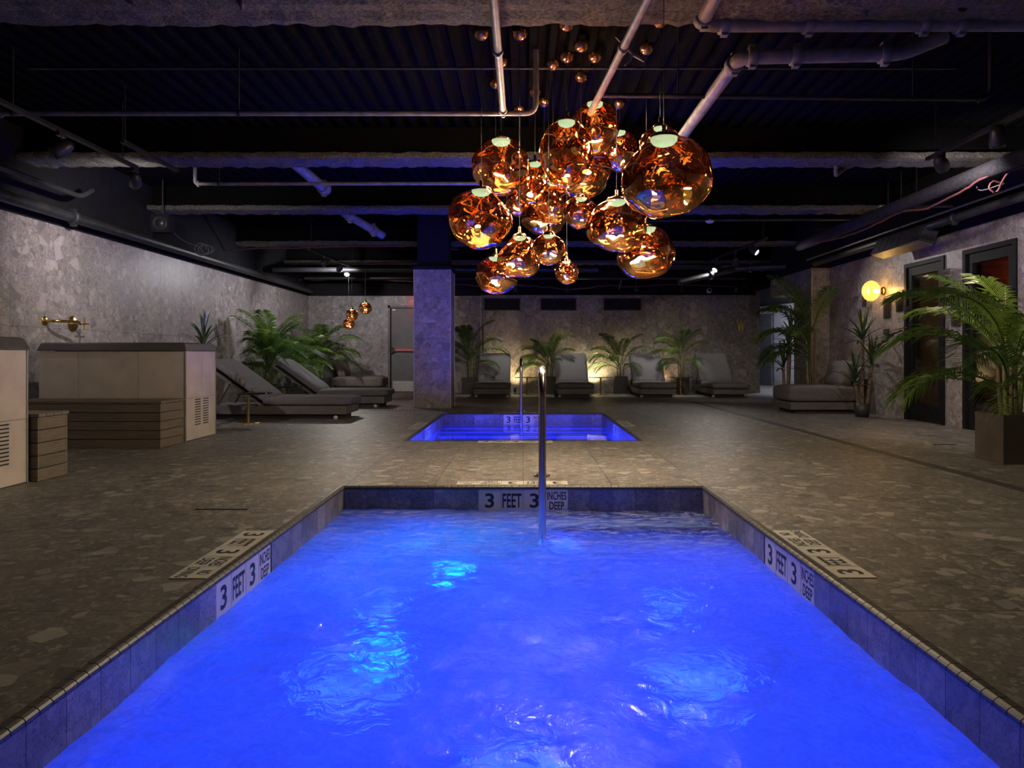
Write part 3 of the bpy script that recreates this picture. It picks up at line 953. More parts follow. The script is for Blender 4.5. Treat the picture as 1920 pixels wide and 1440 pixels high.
pipe('thick black pipe crossing in front of the far wall on the right', [(2.6, 14.3, 2.68), (7.0, 14.3, 2.68)], .06, 'darkpipe', couplings=[(0, .5)])
pipe('short thick shiny black pipe slanting down near the right back corner', [(2.85, 13.0, 2.22), (4.0, 13.4, 2.52), (4.8, 13.0, 2.52)], .055, 'darkpipe', couplings=[(0, .55), (1, .3)])
pipe('black pipe running along the top of the left wall', [(-5.06, -1, 2.43), (-5.06, 17.0, 2.43)], .06, 'darkpipe', couplings=[(0, .5)])
pipe('second black pipe above the left wall with a kinked end', [(-4.85, 3, 2.62), (-4.85, 7.8, 2.62), (-4.85, 8.0, 2.74)], .028, 'darkpipe', rods=[(0, .6)])
pipe('black pipe running along the top of the right wall', [(5.0, -1, 2.50), (5.0, 12.2, 2.46)], .05, 'darkpipe', couplings=[(0, .7)])
pipe('bright metal conduit running back along the upper right wall', [(4.86, 2, 2.56), (4.86, 12.2, 2.52)], .013, 'conduit', rods=[(0, .7)])
pipe('second bright metal conduit beside the insulated pipe', [(4.6, 2, 2.66), (4.6, 9.6, 2.64)], .012, 'conduit')
pipe('short bright conduit crossing to the right wall above the wall unit', [(4.3, 8.6, 2.68), (5.2, 8.6, 2.69)], .02, 'conduit')
pipe('black conduit crossing just above the far wall', [(-4.9, 15.93, 2.62), (5.0, 15.93, 2.62)], .03, 'darkpipe')
pipe('thin dark conduit under the deck behind the nearest beam', [(-4.0, 5.75, 3.2), (3.5, 5.75, 3.2)], .012, 'darkpipe')
pipe('black ducting pipe crossing above the column', [(-5.0, 14.2, 2.6), (1.5, 14.2, 2.6)], .05, 'darkpipe')
pipe('pale drop pipe hanging by the far wall behind the pendants', [(2.1, 15.2, 2.50), (2.05, 15.2, 2.30)], .013, 'pipe')

# torn strip of insulation hanging beside the slanted pipe
s0 = at(1158, 70, 4.55)
tw = MB()
tw.tube([at(1155, 68, 4.5), at(1172, 86, 4.52), at(1190, 103, 4.5), at(1208, 115, 4.5)], [.008, .011, .013, .007], 7)
tw.tube([at(1186, 100, 4.5), at(1182, 114, 4.5), at(1172, 123, 4.5)], [.008, .008, .005], 6)
tw.tube([at(1192, 104, 4.5), at(1196, 97, 4.5)], [.008, .005], 6)
tag(tw.build('torn_insulation_strip', M['pipe']), 'pale forked strip of torn insulation hanging off the slanting pipe', 'insulation strip')


def cable(label, pts, r, mat, jit=.012, seed=1, sub=6):
    rnd = random.Random(seed)
    pts = [Vector(p) for p in pts]
    out = []
    for i in range(len(pts) - 1):
        p0 = pts[max(0, i - 1)]; p1 = pts[i]; p2 = pts[i + 1]; p3 = pts[min(len(pts) - 1, i + 2)]
        for k in range(sub):
            t = k / sub
            q = .5 * ((2 * p1) + (p2 - p0) * t + (2 * p0 - 5 * p1 + 4 * p2 - p3) * t * t + (3 * p1 - p0 - 3 * p2 + p3) * t ** 3)
            out.append(q + Vector((rnd.uniform(-jit, jit), 0, rnd.uniform(-jit, jit))))
    out.append(pts[-1])
    return tag(MB().tube(out, r, 7).build('cable', M[mat]), label, 'cable')
cable('red cable sagging along the upper right beside the insulated pipe', [at(1920, 312, 6.3), at(1855, 328, 6.6), at(1800, 360, 7.0), at(1740, 390, 7.6), at(1690, 398, 8.2), at(1620, 430, 9.0), at(1570, 447, 9.8), at(1500, 458, 10.6)], .012, 'redcable', .006, 3)
cable('red cable loop hanging at the right edge of the picture', [at(1905, 302, 6.4), at(1885, 330, 6.5), at(1870, 358, 6.6), at(1862, 360, 6.6), at(1855, 350, 6.6), at(1862, 340, 6.6), at(1882, 344, 6.6)], .009, 'redcable', .003, 5)
cable('thin grey cable dangling beside the red cable on the right', [at(1880, 345, 6.7), at(1850, 355, 6.8), at(1835, 356, 6.9), at(1828, 345, 7.0), at(1810, 350, 7.0)], .006, 'cable', .003, 6)
cable('thin purplish cable strung across above the far left', [at(330, 470, 12.4), at(400, 471, 12.4), at(480, 466, 12.4), at(560, 465, 12.4), at(640, 463, 12.4), at(780, 462, 12.4), at(860, 468, 12.4)], .012, 'redcable', .006, 8)
cable('dark red cable drooping across above the far wall', [at(560, 525, 16.2), at(650, 524, 16.2), at(740, 526, 16.2), at(900, 536, 16.2), at(985, 535, 16.2), at(1070, 542, 16.2), at(1140, 535, 16.2), at(1180, 538, 16.2), at(1240, 534, 16.2), at(1400, 537, 16.2)], .016, 'redcable', .012, 9)
pts = []
for k in range(34):
    a = k * .62
    pts.append(at(375, 468, 10.2) + Vector((.09 * cos(a) + .004 * k, .02 * sin(k), .10 * sin(a) * (1 - k * .015))))
tag(MB().tube(pts, .006, 6).build('coiled_cable', M['cable']), 'tangled coil of thin cable by the black speaker', 'cable')
cable('thin cable running from the black speaker to the cable coil', [at(318, 428, 9.6), at(335, 445, 9.8), at(352, 455, 10.0), at(372, 462, 10.2)], .005, 'cable', .003, 12)

# ------------------------------------------------------------------ track lighting
def track(label, a, b, rods=(0.1, 0.9)):
    a, b = Vector(a), Vector(b)
    root = empty('light_track', a, label=label, cat='light track')
    d = (b - a).normalized(); s = d.cross(Vector((0, 0, 1))).normalized()
    u = Vector((0, 0, 1))
    pr = [(-.018, -.016), (-.006, -.016), (-.006, .004), (.006, .004), (.006, -.016), (.018, -.016), (.018, .016), (-.018, .016)]
    MB().extrude([a + s * p + u * q for p, q in pr], b - a).build('channel', M['track'], root)
    for t in rods:
        c = a.lerp(b, t)
        MB().tube([c + u * .016, Vector((c.x, c.y, 3.26))], .005, 6).build('hanger_rod', M['darkpipe'], root)
    return root
TX, TZ = 3.75, 2.70
track('black light track running back over the left of the deck', (-TX, 2, TZ), (-TX, 6.9, TZ), (.55, .95))
track('short black light track just beyond the long left one', (-3.5, 6.2, TZ + .05), (-3.5, 7.2, TZ + .05), (.05,))
track('black light track above the left loungers with three lit heads', (-3.66, 12.1, TZ), (-3.50, 14.9, TZ), (.05, .9))
track('black light track running back over the right of the deck', (TX, 2, TZ), (TX, 6.6, TZ), (.6, .97))
track('black light track over the far right with three lit heads', (TX + .02, 11.0, TZ), (TX - .20, 13.8, TZ), (.05, .9))


def head(label, loc, target, lit=True, energy=None, color=NEUT, angle=55, sc=1.0, stem=True, ztrack=TZ, blend=.7):
    loc = Vector(loc); d = (Vector(target) - loc).normalized()
    root = empty('track_spotlight', loc, label=label, cat='spotlight', group='ceiling spotlights')
    q = d.to_track_quat('Z', 'Y').to_matrix().to_4x4()
    Mx = Matrix.Translation(loc) @ q @ Matrix.Scale(sc, 4)
    MB().lathe([(0.0, -.10), (.02, -.097), (.04, -.08), (.052, -.05), (.058, -.01), (.06, .05), (.055, .075), (.052, .06), (.045, .052)], 18, Mx).build('housing', M['lamp_body'], root)
    MB().lathe([(0.0, .054), (.05, .054)], 16, Mx).build('lens', M['lens'] if lit else M['lens_off'], root)
    if stem:
        MB().tube([loc + Vector((0, 0, .03)), (loc.x, loc.y, max(ztrack - .03, loc.z + .06))], .007, 6).cbox((loc.x, loc.y, max(ztrack - .03, loc.z + .06)), (.03, .09, .04)).build('stem', M['lamp_body'], root)
    if lit:
        lamp('spot_lamp', 'SPOT', loc + d * .09 * sc, (energy or TRACK_W) * HEAD_K, color, root, target, size=.03, angle=angle, blend=blend)
    return root


# heads washing the walls, the loungers and the deck
head('left spotlight head nearest the viewer, over the tubs', (-TX, 5.77, 2.55), (-5.2, 5.0, 1.2), True, 6, (1, .9, .88), 150, blend=1.0)
head('second left spotlight head, hanging over the deck by the tubs', (-TX, 6.87, 2.57), (-5.2, 9.6, 1.5), True, 46, (1, .9, .9), 125, blend=1.0)
head('lit spotlight aimed at the left wall, first on the far left track', at(609, 492, 12.9), (-5.2, 12.4, 1.0), True, 30, (.95, .93, 1.0), 150, blend=1.0)
head('lit spotlight on the far left track, second of three', at(637, 503, 13.6), (-4.9, 16.6, 1.2), True, 45, (.98, .95, 1.0), 130, blend=1.0)
head('brightest lit spotlight on the far left track, facing the viewer', at(651, 511, 14.4), (-3.4, 12.3, .4), True, 30, NEUT, 110, blend=1.0)
head('right spotlight head nearest the viewer, over the big palm', (TX, 5.62, 2.6), (4.3, 6.4, .8), True, 34, WARM, 80, blend=1.0)
head('second right spotlight head, hanging past the thick pipe', (TX, 6.38, 2.6), (5.3, 8.0, 1.7), True, 26, (1, .86, .92), 140, blend=1.0)
head('lit spotlight on the far right track, nearest the viewer', at(1414, 470, 11.5), (5.25, 9.9, 1.0), True, 20, (1, .93, .88), 90, blend=1.0)
head('lit spotlight on the far right track, second of three', at(1379, 490, 12.4), (4.3, 15.3, .2), True, 14, NEUT, 80, blend=1.0)
head('lit spotlight on the far right track, lowest of three', at(1343, 503, 13.2), (1.2, 11.2, 0), True, 25, NEUT, 110, blend=1.0)
for i, (px, tx, en) in enumerate(((967, -.6, 24), (1063, 1.1, 26), (1193, 2.7, 12), (1278, 3.2, 26), (1380, 4.2, 9))):
    lb = ['first', 'second', 'third and dimmest', 'fourth', 'fifth'][i] + ' small spotlight from the left above the far wall'
    p = at(px, 543, 15.9)
    head(lb, p, (tx, 16.25, .45), True, en, NEUT, 76, .6, True, 2.62, blend=1.0)

# ------------------------------------------------------------------ pendants
def melt_mesh(w, h, seed, lobes=(), flip=1):
    nth, nph = 30, 44
    sd = Vector((seed * 3.7, seed * 1.9, seed * 5.3))
    pts = []
    t0 = .36
    for i in range(nth + 1):
        th = t0 + (pi - t0) * i / nth
        for k in range(nph):
            ph = 2 * pi * k / nph
            nvec = Vector((sin(th) * cos(ph), sin(th) * sin(ph), cos(th)))
            r = 1 + .10 * noise.noise(nvec * 1.15 + sd) + .06 * noise.noise(nvec * 2.4 + sd)
            for (dx, dy, dz, a, e) in lobes:
                dt = nvec.dot(Vector((dx * flip, dy, dz)).normalized())
                if dt > 0: r += a * dt ** e
            f = min(1.0, (th - t0) / .5)
            r = 1 * (1 - f) + r * f
            pts.append(nvec * r)
    xs = [p.x for p in pts]; ys = [p.y for p in pts]; zs = [p.z for p in pts]
    sx = w / (max(xs) - min(xs)); sz = h / (max(zs) - min(zs)); sy = w / (max(ys) - min(ys))
    cz = (max(zs) + min(zs)) / 2
    cx = (max(xs) + min(xs)) / 2
    pts = [Vector(((p.x - cx) * sx, p.y * sy, (p.z - cz) * sz)) for p in pts]
    fs = []
    for i in range(nth):
        for k in range(nph):
            k2 = (k + 1) % nph
            fs.append((i * nph + k, (i + 1) * nph + k, (i + 1) * nph + k2, i * nph + k2))
    top = pts[:nph]
    c = sum(top, Vector()) / nph
    rr = sum((p - c).length for p in top) / nph
    me = bpy.data.meshes.new('shade')
    me.from_pydata([tuple(p) for p in pts], [], fs)
    me.polygons.foreach_set('use_smooth', [True] * len(fs))
    me.materials.append(M['shade'])
    return me, c, rr


def pendant(label, px, py, d, wpx, hpx, seed, lobes=(), flip=1, energy=PENDANT_W, allround=False, group='copper melted-glass pendants over the deck', zc=3.24):
    c = at(px, py, d)
    w, h = wpx * d / F, hpx * d / F
    root = empty('pendant_lamp', c, label=label, cat='pendant lamp', group=group)
    me, top, rr = melt_mesh(w, h, seed, lobes, flip)
    inst('shade', me, root)
    # collar ring, led dome hanging inside, cord and ceiling cup
    T = Matrix.Translation(top)
    MB().lathe([(rr * 1.02, -.004), (rr * 1.04, .006), (rr * .9, .018), (rr * .4, .028), (.012, .034), (.012, .07), (.004, .075)], 28, T).build('collar', M['copper'], root, True)
    MB().lathe([(rr * .92, 0), (rr * .9, -rr * .22), (rr * .72, -rr * .42), (rr * .4, -rr * .54), (0, -rr * .58)], 24, T).build('led_dome', M['led'], root, True)
    wt = c + top
    MB().tube([top + Vector((0, 0, .07)), Vector((top.x, top.y, zc - c.z))], .0022, 6).build('cord', M['darkpipe'], root, True)
    MB().lathe([(.0, -.06), (.02, -.058), (.045, -.04), (.06, -.01), (.062, .01)], 18, Matrix.Translation((top.x, top.y, zc - c.z))).build('canopy', M['copper'], root, True)
    lamp('pendant_bulb', 'POINT' if allround else 'SPOT', wt + Vector((0, 0, -rr * .62)), energy, (.62, .78, 1.0), root, wt + Vector((0, 0, -2)), size=rr * .8, angle=179, blend=.12)
    return root


BIG = ((1, -.2, -.05, .22, 3), (-.9, -.3, -.35, .20, 3), (.25, 0, -1, .12, 3), (-.6, 0, .7, -.12, 3))
TILT = ((-.8, 0, -.35, .24, 3), (.75, 0, -.8, .20, 4), (.7, 0, .5, .05, 3))
PEN = [
    ('round copper pendant at the upper left of the cluster', 939, 315, 5.70, 110, 104, 1, ()),
    ('tall egg-shaped copper pendant high in the middle of the cluster', 1062, 290, 5.05, 102, 124, 2, ()),
    ('wide copper pendant tucked behind the tall egg-shaped one', 1089, 325, 6.0, 118, 94, 3, ()),
    ('topmost round copper pendant of the cluster', 1116, 242, 5.60, 95, 97, 4, ()),
    ('mid-size copper pendant between the topmost and the largest', 1162, 285, 6.65, 72, 76, 5, ()),
    ('copper pendant half hidden behind the largest one', 1238, 275, 5.0, 78, 72, 6, ()),
    ('largest lumpy copper pendant, at the right of the cluster', 1249, 334, 3.95, 172, 150, 7, BIG),
    ('lumpy copper pendant at the far left of the cluster', 901, 413, 5.2, 122, 112, 8, BIG),
    ('copper pendant peeking out right of the round upper left one', 1003, 345, 6.35, 72, 78, 9, ()),
    ('small copper pendant in the shade of the round upper left one', 973, 376, 6.8, 62, 60, 10, ()),
    ('copper pendant in the centre of the cluster', 1037, 382, 5.75, 66, 80, 11, ()),
    ('low wide copper pendant behind the one in the centre', 1020, 408, 6.6, 86, 66, 12, ()),
    ('small bright copper pendant right of the cluster centre', 1090, 400, 5.4, 68, 58, 13, ()),
    ('slanted dark copper pendant below the largest one', 1155, 425, 4.95, 114, 98, 14, TILT),
    ('low right copper pendant of the cluster, glowing orange below', 1211, 475, 5.45, 110, 96, 15, ((-.8, 0, -.5, .15, 3),)),
    ('slanted dark copper pendant low on the left side', 972, 482, 5.2, 80, 76, 16, TILT),
    ('small copper pendant low in the middle of the cluster', 1029, 469, 4.7, 65, 57, 17, ()),
    ('lowest left copper pendant of the cluster, glowing orange below', 931, 517, 6.15, 80, 70, 18, ((.8, 0, -.5, .15, 3),)),
    ('smallest copper pendant, hanging lowest in the middle', 1062, 512, 5.6, 46, 43, 19, ()),
]
for (lb, px, py, d, w, h_, sd, lobes) in PEN:
    big = w > 90
    pendant(lb, px, py, d, w, h_, sd, lobes, -1 if sd == 8 else 1, PENDANT_W * (1.3 if big else .6), sd in (1, 3, 8))
g3 = 'small copper pendants by the left loungers'
pendant('highest of the three small pendants by the exit door', 685, 578, 14.4, 24, 22, 21, (), 1, 7, False, g3)
pendant('middle one of the three small pendants by the exit door', 660, 591, 13.9, 23, 22, 22, (), 1, 6, False, g3)
pendant('lowest of the three small pendants by the exit door', 654, 608, 14.2, 22, 20, 23, (), 1, 6, False, g3)

# ------------------------------------------------------------------ left side: cold tubs with wooden steps
def tub(label, x0, x1, y0, y1, zt):
    root = empty('plunge_tub', ((x0 + x1) / 2, (y0 + y1) / 2, 0), label=label, cat='tub')
    MB().box((x0 + .012, y0 + .012, 0), (x1 - .012, y1 - .012, zt - .09)).build('body', M['plinth'], root)
    W = x1 - x0
    zs = [(.005, .44), (.44, zt - .085)]
    # side facing the pools: two columns by two rows of panels
    ym = y0 + (y1 - y0) * .52
    for (a, b) in ((y0, ym), (ym, y1)):
        for (p, q) in zs:
            inst('panel', boxmesh(.012, b - a - .003, q - p - .003, M['tub']), root, (x1 - .006, (a + b) / 2, (p + q) / 2), world=True)
    # front and back: three panels each
    cuts = [x0, x0 + W * .27, x0 + W * .68, x1 - .014]
    for k in range(3):
        for (y, s) in ((y0 + .006, 0), (y1 - .006, 1)):
            inst('panel', boxmesh(cuts[k + 1] - cuts[k] - .004, .012, zt - .09, M['tub']), root, ((cuts[k] + cuts[k + 1]) / 2, y, (zt - .09) / 2), world=True)
    MB().box((x1 - .008, y0 - .004, 0), (x1 + .006, y0 + .010, zt - .085)).build('corner_trim', M['tubtrim'], root)
    MB().box((x1 - .008, y1 - .010, 0), (x1 + .006, y1 + .004, zt - .085)).build('corner_trim', M['tubtrim'], root)
    r = MB()
    for (a, b) in (((x0 - .01, y0 - .01), (x1 + .01, y0 + .13)), ((x0 - .01, y1 - .13), (x1 + .01, y1 + .01)), ((x0 - .01, y0 + .13), (x0 + .13, y1 - .13)), ((x1 - .13, y0 + .13), (x1 + .01, y1 - .13))):
        pass
    i_, o_ = .10, .012
    def ring(z, e): return [(x0 - e, y0 - e, z), (x1 + e, y0 - e, z), (x1 + e, y1 + e, z), (x0 - e, y1 + e, z)]
    rows = [ring(zt - .085, o_), ring(zt - .075, o_), ring(zt - .012, -.012), ring(zt, -.03), ring(zt, -i_), ring(zt - .35, -i_)]
    vs = [p for rw in rows for p in rw]
    fs = [(a * 4 + k, a * 4 + (k + 1) % 4, (a + 1) * 4 + (k + 1) % 4, (a + 1) * 4 + k) for a in range(len(rows) - 1) for k in range(4)]
    fs.append(tuple(range(20, 24)))
    r.add(vs, fs).build('rim', M['rim'], root)
    # raised black strips colour in the shade inside louvre slots, low on pool side
    for c in (0, 1):
        ya = y0 + (y1 - y0) * (.30 + .27 * c); yb = ya + (y1 - y0) * .18
        for k in range(11):
            z = .155 + k * .0262
            inst('slot_shade_strip', boxmesh(.004, yb - ya, .010, M['plinth']), root, (x1 + .001, (ya + yb) / 2, z), world=True)
    return root
tub('pale clad plunge tub at the left edge of the picture', -4.92, -3.42, 4.20, 4.90, 1.0)
tub('pale clad plunge tub with a dark rim, below the brass tap', -4.92, -3.43, 7.22, 7.92, 1.01)


def step(label, x0, x1, y0, y1, h_):
    root = empty('wooden_step', ((x0 + x1) / 2, (y0 + y1) / 2, 0), label=label, cat='step')
    MB().box((x0 + .02, y0 + .02, 0), (x1 - .02, y1 - .02, h_ - .022)).build('carcass', M['plinth'], root)
    n = 5; bh = (h_ - .024) / n
    for k in range(n):
        z = bh * (k + .5)
        inst('board', boxmesh(x1 - x0, .02, bh - .006, M['wood']), root, ((x0 + x1) / 2, y0 + .01, z), world=True)
        inst('board', boxmesh(x1 - x0, .02, bh - .006, M['wood']), root, ((x0 + x1) / 2, y1 - .01, z), world=True)
        inst('board', boxmesh(.02, y1 - y0 - .044, bh - .006, M['wood']), root, (x1 - .01, (y0 + y1) / 2, z), world=True)
    nt_ = 4; w = (y1 - y0 + .01) / nt_
    for k in range(nt_):
        inst('tread_board', boxmesh(x1 - x0 + .02, w - .005, .022, M['wood']), root, ((x0 + x1) / 2, y0 - .005 + w * (k + .5), h_ - .011), world=True)
    return root
step('grey-brown boarded step behind the tub at the left edge', -4.6, -3.36, 4.92, 5.24, .47)
step('long grey-brown boarded step in front of the tub below the tap', -4.92, -3.43, 6.72, 7.19, .445)

# brass tap on the left wall
tp = empty('wall_tap', (XL, 8.1, 1.2), label='brass wall spout with round plate and cross handle on the left wall', cat='tap')
yw = 7.85
Rx = Matrix.Rotation(R(90), 4, 'Y')
MB().lathe([(.0, .012), (.045, .012), (.05, .008), (.05, 0), (.02, .0)], 24, Matrix.Translation((XL, 7.72, 1.255)) @ Rx).build('rosette', M['brass'], tp)
MB().tube(arc_path([(XL, 7.72, 1.255), (XL + .12, 7.74, 1.255), (XL + .20, 8.0, 1.255), (XL + .2, 8.03, 1.235)], .06), .016, 14).build('spout', M['brass'], tp)
MB().lathe([(.0, .014), (.085, .014), (.09, .01), (.09, 0), (.03, .0)], 30, Matrix.Translation((XL, 8.2, 1.245)) @ Rx).build('plate', M['brass'], tp)
hd = MB().tube([(XL, 8.2, 1.245), (XL + .15, 8.2, 1.245)], .014, 12)
hd.tube([(XL + .14, 8.12, 1.245), (XL + .14, 8.28, 1.245)], .008, 10).tube([(XL + .14, 8.2, 1.17), (XL + .14, 8.2, 1.32)], .008, 10)
hd.build('cross_handle', M['brass'], tp)

# black speaker under the ceiling on the left
sp = empty('ceiling_speaker', at(305, 440, 9.6), label='small square black speaker hanging under the ceiling at upper left', cat='speaker')
c = at(305, 420, 9.6)
MB().cbox(c, (.24, .16, .24)).build('cabinet', M['black'], sp)
MB().lathe([(0, .004), (.03, .012), (.035, .004), (.08, -.002), (.095, .01), (.1, 0)], 20, Matrix.Translation((c.x, c.y - .085, c.z)) @ Matrix.Rotation(R(90), 4, 'X')).build('cone', M['track'], sp)
MB().tube([c + Vector((0, 0, .12)), (c.x, c.y, 3.26)], .01, 6).build('bracket', M['darkpipe'], sp)

# ------------------------------------------------------------------ soft furniture
def cushion_mesh(sx, sy, sz, r=.05, bulge=.02, wr=.004, seed=0, mat=None, n=9):
    """rounded, slightly bulging and wrinkled pad, origin at the centre of its bottom"""
    bm = bmesh.new()
    bmesh.ops.create_cube(bm, size=2.0)
    bmesh.ops.subdivide_edges(bm, edges=list(bm.edges), cuts=n, use_grid_fill=True)
    hx, hy, hz = sx / 2, sy / 2, sz / 2
    r = min(r, hz * .95)
    for v in bm.verts:
        p = Vector((v.co.x * hx, v.co.y * hy, v.co.z * hz))
        # finer spacing towards the rim
        ax = max(-hx + r, min(hx - r, p.x)); ay = max(-hy + r, min(hy - r, p.y)); az = max(-hz + r, min(hz - r, p.z))
        q = Vector((ax, ay, az)); d = p - q
        if d.length > 1e-6:
            m_ = max(abs(d.x), abs(d.y), abs(d.z))
            p = q + d.normalized() * m_
        u = 1 - (p.x / hx) ** 2; w = 1 - (p.y / hy) ** 2
        if p.z > 0: p.z += bulge * max(0, u) ** .5 * max(0, w) ** .5
        nn = noise.noise(Vector((p.x * 7 + seed * 9, p.y * 3, p.z * 5))) * wr + noise.noise(Vector((p.x * 17, p.y * 6 + seed * 5, 0))) * wr * .5
        p += (p - q).normalized() * nn if (p - q).length > 1e-6 else Vector((0, 0, nn))
        v.co = p + Vector((0, 0, hz))
    me = bpy.data.meshes.new('cushion')
    bm.to_mesh(me); bm.free()
    me.polygons.foreach_set('use_smooth', [True] * len(me.polygons))
    me.materials.append(mat or M['fabric'])
    return me


def lounger(label, loc, rz, back=R(33), wd=.76, fabric=None, seed=0, group=None):
    """head at the local origin, foot towards local +X"""
    root = empty('sun_lounger', loc, rz, label=label, cat='lounger', group=group)
    L = 1.98
    MB().box((.10, -wd / 2 + .08, 0), (L - .12, wd / 2 - .08, .075)).build('plinth', M['plinth'], root, True)
    MB().box((.05, -wd / 2 + .01, .075), (L - .03, wd / 2 - .01, .19)).build('platform', M['base'], root, True)
    fx = .80
    inst('seat_cushion', cushion_mesh(L - fx + .03, wd + .02, .115, .045, .012, .004, seed, fabric), root, ((L + fx + .02) / 2, 0, .19))
    lb = .93
    bc = inst('back_cushion', cushion_mesh(lb, wd - .02, .11, .05, .015, .006, seed + 3, fabric), root)
    bc.rotation_euler = (0, back, 0)
    ux = Vector((-cos(back), 0, sin(back))); un = Vector((sin(back), 0, cos(back)))
    bc.location = Vector((fx + .02, 0, .215)) + ux * lb / 2
    p0 = Vector((fx, 0, .20))
    pn = MB()
    a = [p0 - un * .012 + Vector((0, s * (wd / 2 - .03), 0)) for s in (-1, 1)]
    q_ = [p + ux * (lb - .02) for p in a]
    pn.extrude([a[0], a[1], q_[1], q_[0]], -un * .02).build('back_panel', M['base'], root, True)
    for s in (-1, 1):
        t = p0 + ux * .55 - un * .03 + Vector((0, s * (wd / 2 - .08), 0))
        MB().tube([t, Vector((.16, s * (wd / 2 - .08), .19))], .011, 8).build('back_strut', M['plinth'], root, True)
        MB().lathe([(0, -.03), (.028, -.03), (.028, .03), (0, .03)], 14, Matrix.Translation((L - .18, s * (wd / 2 - .05), .028)) @ Matrix.Rotation(R(90), 4, 'X')).build('caster', M['white'], root, True)
    return root


lounger('grey lounger on the left nearest the tubs, lying sideways', (-4.38, 9.74 + .38, 0), 0, R(36), .76, M['fabric'], 1, 'loungers on the left')
lounger('grey lounger on the left behind the nearest one, lying sideways', (-4.30, 12.0 + .38, 0), 0, R(36), .76, M['fabric'], 2, 'loungers on the left')
for i, (xc, lb) in enumerate(((-.66, 'first'), (1.10, 'second'), (2.83, 'third'), (4.35, 'fourth'))):
    lounger(lb + ' grey lounger from the left in the row before the far wall', (xc, 15.22 + 1.60, 0), -pi / 2, R(46), .76, M['fabric'], 4 + i, 'loungers before the far wall')


def chaise(label, loc, rz, seed, fab, wd=.8, L=1.15):
    root = empty('chaise_lounge', loc, rz, label=label, cat='chaise')
    MB().box((.08, -wd / 2 + .08, 0), (L - .1, wd / 2 - .08, .06)).build('plinth', M['plinth'], root, True)
    MB().box((0, -wd / 2, .06), (L, wd / 2, .17)).build('platform', M['base'], root, True)
    inst('seat_cushion', cushion_mesh(L + .01, wd + .01, .24, .07, .015, .005, seed, fab), root, (L / 2, 0, .17))
    MB().extrude([(-.03, -wd / 2 + .03, .06), (.035, -wd / 2 + .03, .06), (-.03, -wd / 2 + .03, .64), (-.085, -wd / 2 + .03, .64)], (0, wd - .06, 0)).build('back_board', M['base'], root, True)
    pl = inst('back_pillow', cushion_mesh(.44, wd - .12, .16, .075, .05, .012, seed + 2, fab), root)
    pl.rotation_euler = (0, R(72), 0)
    pl.location = (.05, 0, .56)
    return root
chaise('low brown-grey chaise with a back cushion beside the exit door', (-4.28, 16.3, 0), 0, 11, M['fabric_tan'], .8, 1.12)
chaise('low grey chaise with a loose cushion by the right wall', (5.12, 11.2, 0), pi, 12, M['fabric'], .82, 1.06)


def table(label, x, y, r=.30, h_=.395):
    root = empty('side_table', (x, y, 0), label=label, cat='side table')
    MB().lathe([(0, h_ - .012), (r - .004, h_ - .012), (r, h_ - .006), (r - .004, h_), (0, h_)], 40).build('table_top', M['tabletop'], root, True)
    MB().tube([(0, 0, .008), (0, 0, h_ - .012)], .019, 14).build('pole', M['brass'], root, True)
    MB().lathe([(0, .01), (.15, .01), (.155, .004), (.155, 0), (0, 0)], 30).build('base_plate', M['brass'], root, True)
    return root
table('round smoked-glass side table with brass pole in front of the nearest left lounger', -3.57, 9.24)
table('round smoked-glass side table between the two left loungers', -3.76, 11.2)
table('round side table between the first and second far loungers', .09, 16.15, .28)
table('round side table between the second and third far loungers', 1.76, 16.15, .28)
table('round side table between the third and fourth far loungers', 3.58, 16.15, .28)

# ------------------------------------------------------------------ plants
def frond_mesh(L, e0, e1, nl, lw, ll, mat, seed, vee=.35):
    """an arching feather leaf in the local XZ plane starting at the origin"""
    rnd = random.Random(seed)
    m = MB()
    N = 14
    pts = [Vector((0, 0, 0))]; tang = []
    for i in range(N):
        a = e0 + (e1 - e0) * (i / N) ** 1.3
        t = Vector((cos(a), 0, sin(a)))
        tang.append(t); pts.append(pts[-1] + t * (L / N))
    tang.append(tang[-1])
    m.tube(pts, [.010 * (1 - .8 * i / N) * L for i in range(N + 1)], 5)
    def sample(s):
        f = s * N; i = min(int(f), N - 1)
        return pts[i].lerp(pts[i + 1], f - i), tang[i]
    for k in range(nl):
        s = .22 + .78 * k / (nl - 1)
        p, t = sample(min(s, .999))
        up = Vector((-t.z, 0, t.x))
        if up.z < 0: up = -up
        env = sin(pi * (.12 + .80 * (s - .22) / .78)) ** .7
        for sd in (-1, 1):
            side = Vector((0, sd, 0))
            ln = ll * L * env * rnd.uniform(.88, 1.1)
            dirv = (side * cos(R(35)) + t * (.55 + .5 * s) + up * vee * rnd.uniform(.5, 1.2)).normalized()
            drp = Vector((0, 0, -1)) * ln * rnd.uniform(.22, .42)
            wv = t * lw * .5 * rnd.uniform(.85, 1.1)
            a = p; b = p + dirv * ln * .5; e = p + dirv * ln + drp
            tw = up * lw * .18
            m.add([a - wv * .4, a + wv * .4, b + wv + tw, b - wv - tw, e], [(0, 1, 2, 3), (3, 2, 4)], False)
    return m.mesh('frond', mat)


FR = [frond_mesh(1.0, R(82), R(15), 40, .020, .30, M['palm'], 1),
      frond_mesh(1.0, R(68), R(-22), 40, .020, .33, M['palm'], 2),
      frond_mesh(1.0, R(50), R(-48), 38, .020, .34, M['palm'], 3),
      frond_mesh(1.0, R(30), R(-55), 36, .020, .33, M['palm'], 4)]


